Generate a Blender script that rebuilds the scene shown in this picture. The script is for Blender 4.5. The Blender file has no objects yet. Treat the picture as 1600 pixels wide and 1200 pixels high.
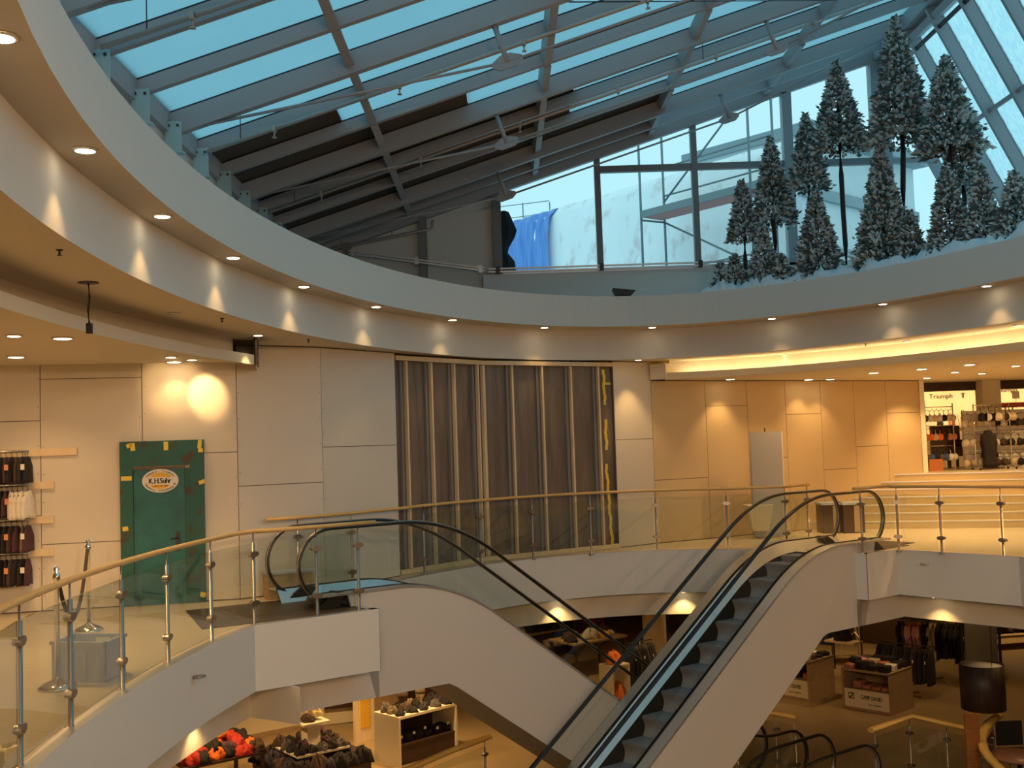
import bpy, math, random
from mathutils import Vector, Matrix
from mathutils.geometry import tessellate_polygon
random.seed(7)
rnd = random.random
def U(a, b): return a + (b - a) * random.random()
SC = bpy.context.scene
COL = SC.collection
PI = math.pi

# ---------------------------------------------------------------- camera
F_PX, ROLL, VPX, VPY, EYE = 1700.0, 0.0328, 787.0, 695.0, 1.9
_d = Vector((VPX - 800, -(VPY - 600), F_PX)).normalized()
_u = Vector((-math.tan(ROLL), 1, 0)); _u = (_u - _d * _u.dot(_d)).normalized()
_r = -_u.cross(_d)
_r = _u.cross(_d) if _r.x < 0 else _r
cd = bpy.data.cameras.new('camera'); cam = bpy.data.objects.new('camera', cd); COL.objects.link(cam)
cd.sensor_width = 36; cd.sensor_fit = 'HORIZONTAL'; cd.lens = 36 * F_PX / 1600; cd.clip_start = .05; cd.clip_end = 300
ax = [Vector((_r[i], _d[i], _u[i])) for i in range(3)]      # camera right, up, forward in the world
M3 = Matrix((ax[0], ax[1], -ax[2])).transposed()
cam.matrix_world = Matrix.Translation((0, 0, EYE)) @ M3.to_4x4()
SC.camera = cam
SC.view_settings.view_transform = 'Standard'; SC.view_settings.look = 'None'
SC.view_settings.exposure = 0.0; SC.view_settings.gamma = 1; SC.view_settings.use_curve_mapping = False

# ---------------------------------------------------------------- sky: flat winter overcast
W = bpy.data.worlds.new('overcast'); SC.world = W; W.use_nodes = True
bg = W.node_tree.nodes['Background']; bg.inputs[0].default_value = (.53, .93, 1.03, 1); bg.inputs[1].default_value = 1.0
SC.cycles.max_bounces = 8; SC.cycles.transparent_max_bounces = 24; SC.cycles.diffuse_bounces = 5
SC.cycles.sample_clamp_indirect = 4.0
SC.cycles.caustics_reflective = False; SC.cycles.caustics_refractive = False
WARM = (1.0, .60, .23)
FILL = 400.
LM = 3.2                                                # lamp output of the whole building
WARM2 = (1.0, .61, .24)

# ---------------------------------------------------------------- materials
def nt(name):
    m = bpy.data.materials.new(name); m.use_nodes = True
    n = m.node_tree; return m, n, n.nodes['Principled BSDF']
def mat(name, c, rough=.6, metal=0., var=0., scale=6., bump=0., bscale=40., spec=.5):
    m, n, b = nt(name)
    b.inputs['Base Color'].default_value = (*c, 1); b.inputs['Roughness'].default_value = rough
    b.inputs['Metallic'].default_value = metal; b.inputs['Specular IOR Level'].default_value = spec
    L = n.links.new
    if var or bump:
        tc = n.nodes.new('ShaderNodeTexCoord')
    if var:
        no = n.nodes.new('ShaderNodeTexNoise'); no.inputs['Scale'].default_value = scale; no.inputs['Detail'].default_value = 5
        L(tc.outputs['Object'], no.inputs['Vector'])
        mx = n.nodes.new('ShaderNodeMix'); mx.data_type = 'RGBA'
        mx.inputs['A'].default_value = (*[x * (1 - var) for x in c], 1); mx.inputs['B'].default_value = (*[min(1, x * (1 + var)) for x in c], 1)
        L(no.outputs['Fac'], mx.inputs['Factor']); L(mx.outputs['Result'], b.inputs['Base Color'])
    if bump:
        n2 = n.nodes.new('ShaderNodeTexNoise'); n2.inputs['Scale'].default_value = bscale; n2.inputs['Detail'].default_value = 4
        L(tc.outputs['Object'], n2.inputs['Vector'])
        bp = n.nodes.new('ShaderNodeBump'); bp.inputs['Strength'].default_value = bump; bp.inputs['Distance'].default_value = .02
        L(n2.outputs['Fac'], bp.inputs['Height']); L(bp.outputs['Normal'], b.inputs['Normal'])
    return m
def two_tone(name, c1, c2, scale=5., lo=.45, hi=.6, rough=.7, stretch=(1, 1, 1), bump=0.):
    m, n, b = nt(name); L = n.links.new
    tc = n.nodes.new('ShaderNodeTexCoord'); mp = n.nodes.new('ShaderNodeMapping'); mp.inputs['Scale'].default_value = stretch
    no = n.nodes.new('ShaderNodeTexNoise'); no.inputs['Scale'].default_value = scale; no.inputs['Detail'].default_value = 7
    rp = n.nodes.new('ShaderNodeValToRGB')
    rp.color_ramp.elements[0].position = lo; rp.color_ramp.elements[0].color = (*c1, 1)
    rp.color_ramp.elements[1].position = hi; rp.color_ramp.elements[1].color = (*c2, 1)
    L(tc.outputs['Object'], mp.inputs[0]); L(mp.outputs[0], no.inputs['Vector']); L(no.outputs['Fac'], rp.inputs[0])
    L(rp.outputs[0], b.inputs['Base Color']); b.inputs['Roughness'].default_value = rough
    if bump:
        bp = n.nodes.new('ShaderNodeBump'); bp.inputs['Strength'].default_value = bump; bp.inputs['Distance'].default_value = .05
        L(no.outputs['Fac'], bp.inputs['Height']); L(bp.outputs['Normal'], b.inputs['Normal'])
    return m
def tile_mat(name, c, mortar, w, h, rough=.35, rot=0.):
    m, n, b = nt(name); L = n.links.new
    tc = n.nodes.new('ShaderNodeTexCoord'); mp = n.nodes.new('ShaderNodeMapping'); mp.inputs['Rotation'].default_value = (0, 0, rot)
    br = n.nodes.new('ShaderNodeTexBrick'); br.offset = .5
    br.inputs['Color1'].default_value = (*c, 1); br.inputs['Color2'].default_value = (*[x * .93 for x in c], 1); br.inputs['Mortar'].default_value = (*mortar, 1)
    br.inputs['Scale'].default_value = 1; br.inputs['Mortar Size'].default_value = .004; br.inputs['Brick Width'].default_value = w; br.inputs['Row Height'].default_value = h
    L(tc.outputs['Object'], mp.inputs[0]); L(mp.outputs[0], br.inputs['Vector']); L(br.outputs['Color'], b.inputs['Base Color'])
    b.inputs['Roughness'].default_value = rough
    return m
def glass_mat(name, tint, refl=1.0, rough=.02):
    m = bpy.data.materials.new(name); m.use_nodes = True; n = m.node_tree; n.nodes.clear(); L = n.links.new
    o = n.nodes.new('ShaderNodeOutputMaterial'); mx = n.nodes.new('ShaderNodeMixShader')
    t = n.nodes.new('ShaderNodeBsdfTransparent'); t.inputs[0].default_value = (*tint, 1)
    g = n.nodes.new('ShaderNodeBsdfGlossy'); g.inputs['Roughness'].default_value = rough
    lw = n.nodes.new('ShaderNodeLayerWeight')
    pw = n.nodes.new('ShaderNodeMath'); pw.operation = 'POWER'; pw.inputs[1].default_value = 5
    ml = n.nodes.new('ShaderNodeMath'); ml.operation = 'MULTIPLY_ADD'; ml.inputs[1].default_value = .96 * refl; ml.inputs[2].default_value = .04 * refl; ml.use_clamp = True
    L(lw.outputs['Facing'], pw.inputs[0]); L(pw.outputs[0], ml.inputs[0]); L(ml.outputs[0], mx.inputs[0]); L(t.outputs[0], mx.inputs[1]); L(g.outputs[0], mx.inputs[2]); L(mx.outputs[0], o.inputs[0])
    return m
def snow_glass(name, c, clear, scale=3., lo=.35, hi=.7, mixlo=.0, stretch=(1, 1, 1)):
    """pane under a layer of snow: light soaks through, thinner patches let more of the sky show"""
    m = bpy.data.materials.new(name); m.use_nodes = True; n = m.node_tree; n.nodes.clear(); L = n.links.new
    o = n.nodes.new('ShaderNodeOutputMaterial'); mx = n.nodes.new('ShaderNodeMixShader')
    t = n.nodes.new('ShaderNodeBsdfTransparent'); t.inputs[0].default_value = (*clear, 1)
    g = n.nodes.new('ShaderNodeBsdfTranslucent'); g.inputs[0].default_value = (*c, 1)
    tc = n.nodes.new('ShaderNodeTexCoord'); mp = n.nodes.new('ShaderNodeMapping'); mp.inputs['Scale'].default_value = stretch
    no = n.nodes.new('ShaderNodeTexNoise'); no.inputs['Scale'].default_value = scale; no.inputs['Detail'].default_value = 6
    mr = n.nodes.new('ShaderNodeMapRange'); mr.inputs[1].default_value = lo; mr.inputs[2].default_value = hi; mr.inputs[3].default_value = mixlo; mr.inputs[4].default_value = 1
    L(tc.outputs['Object'], mp.inputs[0]); L(mp.outputs[0], no.inputs['Vector']); L(no.outputs['Fac'], mr.inputs[0]); L(mr.outputs[0], mx.inputs[0])
    L(t.outputs[0], mx.inputs[1]); L(g.outputs[0], mx.inputs[2]); L(mx.outputs[0], o.inputs[0])
    return m
def emit(name, c, s):
    m = bpy.data.materials.new(name); m.use_nodes = True; n = m.node_tree; n.nodes.clear()
    o = n.nodes.new('ShaderNodeOutputMaterial'); e = n.nodes.new('ShaderNodeEmission'); e.inputs[0].default_value = (*c, 1); e.inputs[1].default_value = s
    n.links.new(e.outputs[0], o.inputs[0]); return m

PLASTER = mat('white_plaster', (.72, .69, .655), .85, var=.02, scale=1.5)
CEIL = mat('ceiling_paint', (.70, .63, .52), .85, var=.02, scale=2)
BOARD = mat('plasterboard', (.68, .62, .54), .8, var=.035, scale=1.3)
SEAM = mat('board_joint', (.16, .12, .09), .9)
WALLCREAM = mat('cream_wall', (.74, .66, .50), .8, var=.03)
STONE = tile_mat('beige_stone_tile', (.62, .52, .37), (.42, .34, .23), .9, .6, .32, .65)
STONE2 = tile_mat('warm_stone_tile', (.34, .245, .13), (.25, .18, .10), .9, .6, .35, .65)
STEPM = mat('stair_stone', (.58, .46, .26), .45, var=.06, scale=8)
WOOD = two_tone('beech_handrail', (.64, .39, .13), (.72, .47, .18), 6, .3, .7, .3, (1, 1, 12))
WOOD_LIT = two_tone('lit_handrail', (.78, .45, .10), (.86, .54, .15), 6, .3, .7, .3, (1, 1, 12))  # lit copy of the beech for the lower rails, lamplight put into the colour
BOARD_LIT = mat('warm_lit_board', (.64, .49, .29), .8, var=.035, scale=1.3)  # plasterboard with the yellow of the lamplight put into its colour
LUMBER = two_tone('pine_lumber', (.72, .56, .36), (.80, .65, .44), 5, .3, .7, .7, (2, 2, .6))
STEEL = mat('brushed_steel', (.40, .35, .31), .34, 1.)
ALU = mat('satin_aluminium', (.66, .66, .67), .35, .85)
CHROME = mat('chrome', (.75, .74, .72), .12, 1.)
DARKM = mat('dark_metal', (.05, .045, .04), .4, .6)
RUBBER = mat('black_handrail_rubber', (.012, .011, .012), .28)
RISER = mat('lit_step_riser', (.36, .34, .33), .55, 0., var=.12, scale=60)  # lighter copy of the step tone, light on the riser faces painted in
STEPD = mat('ribbed_step', (.19, .19, .20), .55, 0., var=.1, scale=30)
PLATE = mat('comb_plate', (.075, .055, .04), .45, .3, var=.2, scale=30)
GLASS = glass_mat('railing_glass', (.925, .955, .93), 1.25)
CLEAR = glass_mat('window_glass', (.95, .985, .99), .7)
RAFT = mat('painted_steel_grey', (.34, .35, .375), .55, var=.03)
RAFTD = mat('gable_post_grey', (.22, .215, .22), .6)
GREYWALL = mat('grey_panel', (.66, .65, .63), .75, var=.02)
BRACK = mat('galvanised_bracket', (.42, .62, .66), .5, .3, var=.1, scale=9)
PIPE = mat('pipe_paint', (.46, .42, .40), .4, .3)
SNOWROOF = snow_glass('snow_covered_pane', (.30, .46, .53), (.40, .60, .66), 1.6, .22, .5, .86)
ICEGLASS = snow_glass('frosted_snow_pane', (.64, .84, .92), (.85, .97, .98), 14., .38, .60, .45, (1, 1, .6))
DARKPANE = mat('dark_pane', (.085, .068, .058), .9, var=.2, scale=2)
BULB = emit('lamp_face', (1.0, .80, .50), 16.)
BULB2 = emit('lamp_face_dim', (1.0, .74, .40), 4.)
COVE = emit('cove_tube', (1.0, .74, .36), 22.0)
RING = mat('lamp_ring', (.85, .78, .66), .25, .7)
BLACK = mat('black_plastic', (.015, .014, .015), .5)
TEAL = two_tone('worn_teal_paint', (.010, .105, .115), (.015, .15, .16), 4, .35, .65, .55)
TEALF = two_tone('chipped_teal_frame', (.07, .04, .02), (.012, .105, .09), 5, .34, .46, .6)
TAPE = mat('yellow_tape', (.78, .58, .08), .5)
SHEET = two_tone('brown_plastic_film', (.15, .115, .092), (.22, .172, .14), 2.5, .3, .7, .32, (3, 3, .5), .5)
CLADW = mat('escalator_cladding', (.64, .59, .54), .6)
FROST = mat('frosted_needles', (.58, .62, .62), .9)
NEEDLE = mat('spruce_needles', (.10, .14, .135), .9)
NEEDLEB = mat('brown_needles', (.26, .20, .15), .9)
BARK = mat('stem_bark', (.045, .038, .035), .95, bump=.4, bscale=30)
SNOW = mat('white_fleece', (.75, .80, .85), .95, var=.05, scale=3, bump=.3, bscale=12)
TARP = two_tone('dusty_white_sheet', (.70, .62, .60), (.94, .95, .96), 2.6, .28, .46, .8, (1, 1, .7), .3)
BLUET = two_tone('blue_tarpaulin', (.08, .22, .62), (.14, .33, .75), 3, .35, .65, .5, (3, 3, .3), .6)
SCAFF = mat('scaffold_tube', (.20, .24, .25), .5, .6)
PLANKR = mat('scaffold_deck', (.42, .20, .18), .8)
RENDER = mat('grey_render', (.60, .64, .66), .9, var=.03)
RENDER2 = mat('dark_facade_trim', (.26, .32, .35), .8)
GREYBOX = mat('grey_crate_plastic', (.40, .45, .55), .5)
PAPER = mat('white_paper', (.85, .82, .75), .8)
BROWNW = two_tone('dark_brown_wood', (.045, .024, .015), (.075, .04, .024), 5, .3, .7, .4, (1, 1, 6))
MIDW = two_tone('oak_veneer', (.36, .25, .13), (.45, .32, .18), 6, .3, .7, .5, (1, 1, 6))
LIGHTW = mat('cream_laminate', (.80, .72, .54), .4)
REDS = mat('red_sign', (.55, .03, .02), .5)
INK = mat('dark_ink', (.03, .025, .02), .6)
YEL = mat('sign_yellow', (.80, .45, .04), .5)
SIGNW = mat('sign_white', (.82, .76, .68), .5)
CLOTHCOL = {}
def cloth(c):
    k = tuple(round(x, 3) for x in c)
    if k not in CLOTHCOL: CLOTHCOL[k] = mat('fabric', c, .9, var=.25, scale=14)
    return CLOTHCOL[k]

# ---------------------------------------------------------------- mesh builder
OFF = {}
class MB:
    def __init__(s): s.v = []; s.f = []; s.mi = []; s.sm = []
    def face(s, pts, m=0, smooth=False):
        i = len(s.v); s.v += [tuple(p) for p in pts]; s.f.append(tuple(range(i, i + len(pts)))); s.mi.append(m); s.sm.append(smooth)
        return s
    def raw(s, v, f, m=0, smooth=False):
        i = len(s.v); s.v += [tuple(p) for p in v]
        for q in f: s.f.append(tuple(k + i for k in q)); s.mi.append(m); s.sm.append(smooth)
        return s
    def obox(s, c, a, b, d, m=0):
        """box round c with half axes a, b, d"""
        c, a, b, d = map(Vector, (c, a, b, d)); i = len(s.v)
        for k in range(8):
            s.v.append(tuple(c + a * (1 if k & 1 else -1) + b * (1 if k & 2 else -1) + d * (1 if k & 4 else -1)))
        for q in ((0, 2, 3, 1), (4, 5, 7, 6), (0, 1, 5, 4), (2, 6, 7, 3), (0, 4, 6, 2), (1, 3, 7, 5)):
            s.f.append(tuple(i + k for k in q)); s.mi.append(m); s.sm.append(False)
        return s
    def box(s, x0, x1, y0, y1, z0, z1, m=0):
        return s.obox(((x0 + x1) / 2, (y0 + y1) / 2, (z0 + z1) / 2), ((x1 - x0) / 2, 0, 0), (0, (y1 - y0) / 2, 0), (0, 0, (z1 - z0) / 2), m)
    def beam(s, p, q, w, h, up=(0, 0, 1), m=0):
        p, q = Vector(p), Vector(q); a = (q - p); L = a.length; a.normalize()
        side = a.cross(Vector(up)).normalized(); u = side.cross(a)
        return s.obox((p + q) / 2, a * L / 2, side * w / 2, u * h / 2, m)
    def sweep(s, path, prof, closed=False, m=0, smooth=True, up=(0, 0, 1)):
        P = [Vector(p) for p in path]; n = len(P); k = len(prof); i0 = len(s.v); last = None
        for i in range(n):
            a = P[i - 1] if (i or closed) else P[0]; b = P[(i + 1) % n] if (i < n - 1 or closed) else P[-1]
            t = (b - a).normalized(); sd = t.cross(Vector(up))
            if sd.length < 1e-3: sd = last or t.cross(Vector((0, 1, 0)))
            sd = sd.normalized(); last = sd; w = sd.cross(t)
            for x, y in prof: s.v.append(tuple(P[i] + sd * x + w * y))
        for i in range(n if closed else n - 1):
            for j in range(k):
                a = i0 + i * k + j; b = i0 + i * k + (j + 1) % k; ii = (i + 1) % n
                s.f.append((a, b, i0 + ii * k + (j + 1) % k, i0 + ii * k + j)); s.mi.append(m); s.sm.append(smooth)
        if not closed:
            s.f.append(tuple(i0 + j for j in range(k))[::-1]); s.mi.append(m); s.sm.append(False)
            s.f.append(tuple(i0 + (n - 1) * k + j for j in range(k))); s.mi.append(m); s.sm.append(False)
        return s
    def tube(s, path, r, seg=8, m=0, closed=False):
        return s.sweep(path, [(r * math.cos(2 * PI * j / seg), r * math.sin(2 * PI * j / seg)) for j in range(seg)], closed, m)
    def side_sweep(s, path, prof, nrm, m=0, smooth=True):
        """sweep in a vertical plane whose normal is nrm; profile = (along nrm, in plane)"""
        P = [Vector(p) for p in path]; N = Vector(nrm); n = len(P); k = len(prof); i0 = len(s.v)
        for i in range(n):
            t = (P[min(i + 1, n - 1)] - P[max(i - 1, 0)]).normalized(); w = N.cross(t)
            for x, y in prof: s.v.append(tuple(P[i] + N * x + w * y))
        for i in range(n - 1):
            for j in range(k):
                a = i0 + i * k + j; b = i0 + i * k + (j + 1) % k
                s.f.append((a, b, b + k, a + k)); s.mi.append(m); s.sm.append(smooth)
        s.f.append(tuple(i0 + j for j in range(k))[::-1]); s.mi.append(m); s.sm.append(False)
        s.f.append(tuple(i0 + (n - 1) * k + j for j in range(k))); s.mi.append(m); s.sm.append(False)
        return s
    def lathe(s, c, prof, seg=16, m=0, smooth=True):
        c = Vector(c); i0 = len(s.v); n = len(prof)
        for r, z in prof:
            for j in range(seg): s.v.append((c.x + r * math.cos(2 * PI * j / seg), c.y + r * math.sin(2 * PI * j / seg), c.z + z))
        for i in range(n - 1):
            for j in range(seg):
                a = i0 + i * seg + j; b = i0 + i * seg + (j + 1) % seg
                s.f.append((a, b, b + seg, a + seg)); s.mi.append(m); s.sm.append(smooth)
        if prof[0][0] > 1e-5: s.f.append(tuple(i0 + j for j in range(seg))[::-1]); s.mi.append(m); s.sm.append(False)
        if prof[-1][0] > 1e-5: s.f.append(tuple(i0 + (n - 1) * seg + j for j in range(seg))); s.mi.append(m); s.sm.append(False)
        return s
    def prism(s, poly, z0, z1, holes=(), m=0, side=True):
        loops = [[Vector((*p, 0)) for p in poly]] + [[Vector((*p, 0)) for p in h] for h in holes]
        tris = tessellate_polygon(loops); flat = [p for l in loops for p in l]; i = len(s.v); N = len(flat)
        s.v += [(p.x, p.y, z1) for p in flat] + [(p.x, p.y, z0) for p in flat]
        for t in tris:
            a, b, c = (flat[k] for k in t)
            if (b - a).cross(c - a).z < 0: t = t[::-1]
            s.f.append(tuple(i + k for k in t)); s.mi.append(m); s.sm.append(False)
            s.f.append(tuple(i + N + k for k in t[::-1])); s.mi.append(m); s.sm.append(False)
        if side:
            o = 0
            for l in loops:
                n = len(l)
                for k in range(n):
                    a, b = i + o + k, i + o + (k + 1) % n
                    s.f.append((a, b, b + N, a + N)); s.mi.append(m); s.sm.append(False)
                o += n
        return s
    def extrude(s, poly, org, ux, uy, nrm, t0, t1, m=0):
        """polygon in plane (ux, uy) extruded along nrm from t0 to t1"""
        org, ux, uy, nrm = map(Vector, (org, ux, uy, nrm)); n = len(poly)
        A = [org + ux * x + uy * y + nrm * t0 for x, y in poly]; B = [p + nrm * (t1 - t0) for p in A]
        tr = tessellate_polygon([[Vector((x, y, 0)) for x, y in poly]]); i = len(s.v); s.v += [tuple(p) for p in A + B]
        for t in tr:
            s.f.append(tuple(i + k for k in t)); s.mi.append(m); s.sm.append(False)
            s.f.append(tuple(i + n + k for k in t[::-1])); s.mi.append(m); s.sm.append(False)
        for k in range(n):
            a, b = i + k, i + (k + 1) % n
            s.f.append((a, b, b + n, a + n)); s.mi.append(m); s.sm.append(False)
        return s
    def ring(s, prof, t0, t1, seg, m=0, smooth=True):
        """loft (rx, ry, z) round the atrium ellipse"""
        i0 = len(s.v); k = len(prof)
        for i in range(seg + 1):
            t = math.radians(t0 + (t1 - t0) * i / seg)
            for rx, ry, z in prof: s.v.append((CX + rx * math.cos(t), CY + ry * math.sin(t), z))
        for i in range(seg):
            for j in range(k - 1):
                a = i0 + i * k + j
                s.f.append((a, a + k, a + k + 1, a + 1)); s.mi.append(m); s.sm.append(False)
        return s
    def build(s, name, mats, parent=None, kind=None):
        o0 = OFF.get(parent.name, Vector((0, 0, 0))) if parent else Vector((0, 0, 0))
        me = bpy.data.meshes.new(name)
        me.from_pydata([(x - o0.x, y - o0.y, z - o0.z) for x, y, z in s.v], [], s.f)
        if not isinstance(mats, (list, tuple)): mats = [mats]
        for q in mats: me.materials.append(q)
        me.polygons.foreach_set('material_index', s.mi); me.polygons.foreach_set('use_smooth', s.sm); me.update()
        o = bpy.data.objects.new(name, me); COL.objects.link(o)
        if parent: o.parent = parent; OFF[o.name] = o0
        if kind: o['kind'] = kind
        return o
def struct(name, mb, mats): return mb.build(name, mats, None, 'structure')
def sroot(name, loc=(0, 0, 0)):
    o = bpy.data.objects.new(name, None); COL.objects.link(o); o.location = loc; OFF[o.name] = Vector(loc); o['kind'] = 'structure'; return o
def thing(name, label, cat, loc, group=None):
    o = bpy.data.objects.new(name, None); COL.objects.link(o); o.location = loc; o.empty_display_size = .1
    OFF[o.name] = Vector(loc); o['label'] = label; o['category'] = cat
    if group: o['group'] = group
    return o
def tag(o, label, cat, group=None):
    o['label'] = label; o['category'] = cat
    if group: o['group'] = group
    return o
def dup(root, loc, label, group=None):
    r = root.copy(); COL.objects.link(r); r.location = loc; r['label'] = label; OFF[r.name] = Vector(loc)
    if group: r['group'] = group
    for ch in root.children:
        c = ch.copy(); COL.objects.link(c); c.parent = r
        for g in ch.children:
            d = g.copy(); COL.objects.link(d); d.parent = c
    return r
ORD = 'first second third fourth fifth sixth seventh eighth ninth tenth eleventh twelfth thirteenth fourteenth fifteenth sixteenth seventeenth eighteenth nineteenth twentieth'.split()
def spot(name, loc, aim, watts, angle, blend=.6, c=WARM, r=.03, parent=None):
    l = bpy.data.lights.new(name, 'SPOT'); l.energy = watts * LM; l.color = c; l.spot_size = math.radians(angle); l.spot_blend = blend; l.shadow_soft_size = r
    o = bpy.data.objects.new(name, l); COL.objects.link(o)
    d = Vector(aim) - Vector(loc); o.rotation_euler = d.to_track_quat('-Z', 'Y').to_euler()
    if parent: o.parent = parent; o.location = Vector(loc) - OFF[parent.name]
    else: o.location = loc
    return o
_txt = {}
def text_geo(ch, size):
    """flat letter outlines from the built-in font: verts, faces, width"""
    if ch not in _txt:
        c = bpy.data.curves.new('t', 'FONT'); c.body = ch; c.fill_mode = 'FRONT'; c.resolution_u = 2
        o = bpy.data.objects.new('t', c); me = bpy.data.meshes.new_from_object(o)
        _txt[ch] = ([tuple(v.co) for v in me.vertices], [tuple(p.vertices) for p in me.polygons])
        bpy.data.objects.remove(o); bpy.data.curves.remove(c); bpy.data.meshes.remove(me)
    v, f = _txt[ch]
    w = max((p[0] for p in v), default=.25) ; x0 = min((p[0] for p in v), default=0)
    return [((p[0] - x0) * size, p[1] * size) for p in v], f, (w - x0) * size if v else .28 * size
def text_line(mb, s_, org, ux, uy, size, wide=1., bold=0., gap=.12, m=0, center=True):
    org, ux, uy = map(Vector, (org, ux, uy)); gl = [text_geo(c, size) for c in s_]
    tot = sum(g[2] * wide + gap * size for g in gl); x = -tot / 2 if center else 0
    for v, f, w in gl:
        for b in ((0,) if not bold else (-bold, bold)):
            mb.raw([org + ux * (x + p[0] * wide + b * size) + uy * p[1] for p in v], f, m)
        x += w * wide + gap * size

# ---------------------------------------------------------------- plan of the atrium
CX, CY = 2.483, 9.034
# added warm fill spots without fittings, behind the viewer, thrown across the void
for x_, y_, z_, w_ in ((2.2, -3.2, 3.05, FILL), (6.0, -2.4, 3.05, FILL), (-1.2, -2.2, 3.05, FILL * .6), (9.5, 2.5, 3.0, FILL * .7)):
    spot('gallery_fill_spot', (x_, y_, z_), (2.5, 14.0, 2.2), w_, 125, .5, (1, .64, .36), .12)
for x_, w_ in ((1.2, FILL * .44), (4.2, FILL * .44)):             # and two more added fill spots at the near ledge, tipped up at the roof
    spot('ring_fill_spot', (x_, -.50, 3.80), (1.5, 13.0, 5.2), w_, 130, .5, (1, .64, .36), .12)
EA = math.radians(37.0)
EV = Vector((math.cos(EA), math.sin(EA), 0)); NV = Vector((-math.sin(EA), math.cos(EA), 0)); ZV = Vector((0, 0, 1))
def sn(s, n, z=0.): return EV * s + NV * n + ZV * z
def sn2(s, n): p = sn(s, n); return (p.x, p.y)
def ell(rx, ry, t): t = math.radians(t); return (CX + rx * math.cos(t), CY + ry * math.sin(t))
RA, RB, RD = (5.117, 9.685), (5.079, 9.611), (5.401, 10.222)
LOW = -4.0
_C = Vector((0, 0, EYE))
def at_px(px, py, z=None, y=None):
    """a pixel of the photograph back on the level z or at the depth y"""
    w = (ax[0] * (px - 800) - ax[1] * (py - 600) + ax[2] * F_PX)
    return _C + w * ((z - EYE) / w.z) if z is not None else _C + w * (y / w.y)
# ================================================================ SETTING
def off(r, o): return (r[0] + o, r[1] + o)
def ep(r, t0, t1, n): return [ell(r[0], r[1], t0 + (t1 - t0) * i / n) for i in range(n + 1)]
SL = (5.58, 9.66)
# edge of the gallery slab round the void: far ellipse, landing of the falling flight (left), of the rising flight (right)
left_ell = ep(SL, 180 + 62, 161.5, 30)
far_ell = ep(SL, 138.5, 75, 24)
hole = left_ell + [sn2(6.6, 11.33), sn2(6.6, 13.1), sn2(7.45, 13.1)] + far_ell + \
       [sn2(14.74, 11.8), sn2(14.74, 10.26), sn2(15.57, 10.26), (7.5, 16.0), (7.75, 13.5)] + ep(SL, 15, -118, 24)[1:]
hole = hole[::-1]
OUT = [(-12, -8), (20, -8), (20, 44), (-12, 44)]
struct('floor_gallery', MB().prism(OUT, -.70, 0, [hole]), STONE)
# white facing of the slab edge
fac = MB(); hp = hole[::-1]
ctr = Vector((CX, CY, 0))
n = len(hp)
fac2 = [Vector((*p, 0)) for p in hp]
for i in range(n):
    a, b = fac2[i], fac2[(i + 1) % n]
    d = (b - a)
    if d.length < 1e-4: continue
    nn = Vector((d.y, -d.x, 0)).normalized()
    if nn.dot(ctr - (a + b) / 2) < 0: nn = -nn
    fac.face([a + nn * .012 + ZV * .015, b + nn * .012 + ZV * .015, b + nn * .012 - ZV * .705, a + nn * .012 - ZV * .705])
    fac.face([a - nn * .10 + ZV * .015, b - nn * .10 + ZV * .015, b + nn * .012 + ZV * .015, a + nn * .012 + ZV * .015], 1)
    fac.face([a - nn * .05 - ZV * .705, b - nn * .05 - ZV * .705, b + nn * .012 - ZV * .705, a + nn * .012 - ZV * .705])
struct('trim_1', fac, [PLASTER, ALU])
# second, set back fascia and the ceiling of the lower storey
S2 = (5.90, 9.98)
hole2 = ep(S2, 180 + 62, 158.5, 30) + [sn2(5.50, 11.2), sn2(5.50, 13.2), sn2(7.3, 13.2)] + ep(S2, 137, 73, 24) + \
        [sn2(14.7, 12.0), sn2(15.95, 12.0), sn2(15.95, 10.2), (7.85, 16.25), (8.1, 13.5)] + ep(S2, 15, -118, 24)[1:]
struct('ceiling_lower', MB().prism(OUT, -1.12, -.71, [hole2[::-1]]), CEIL)
# ground-floor hall with its own well
lq = lambda px, py: at_px(px, py, LOW + 1.05).to_2d()[:]
lhole = ep(SL, 242, 161.5, 30) + [sn2(6.0, 10.3), sn2(8.3, 10.3), sn2(8.3, 11.77), sn2(6.6, 11.77), sn2(6.6, 13.1), sn2(7.45, 13.1), lq(640, 1200), lq(765, 1150), (1.2, 18.9), sn2(13.7, 13.1), sn2(13.7, 11.76), sn2(14.74, 11.76), sn2(14.74, 10.3), lq(1362, 1143), lq(1425, 1121), lq(1530, 1145), (7.9, 15.5)] + ep(SL, 15, -118, 24)
struct('floor_lower', MB().prism(OUT, LOW - .5, LOW, [lhole[::-1]]), STONE2)
struct('floor_basement', MB().box(-9, 14, -6, 30, -8.2, -8.0), STONE2)
bw = MB()
for i in range(len(lhole)):
    a, b = lhole[i], lhole[(i + 1) % len(lhole)]
    bw.face([(*a, LOW - .5), (*b, LOW - .5), (*b, -8.0), (*a, -8.0)])
struct('wall_basement', bw, WALLCREAM)
# shell of the building
sh = MB()
sh.box(-12.2, -12, -8, 44, LOW, 4.4); sh.box(20, 20.2, -8, 44, LOW, 4.4); sh.box(-12, 20, -8.2, -8, LOW, 4.4); sh.box(-12, 20, 44, 44.2, LOW, 4.4)
struct('wall_outer', sh, WALLCREAM)
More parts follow.
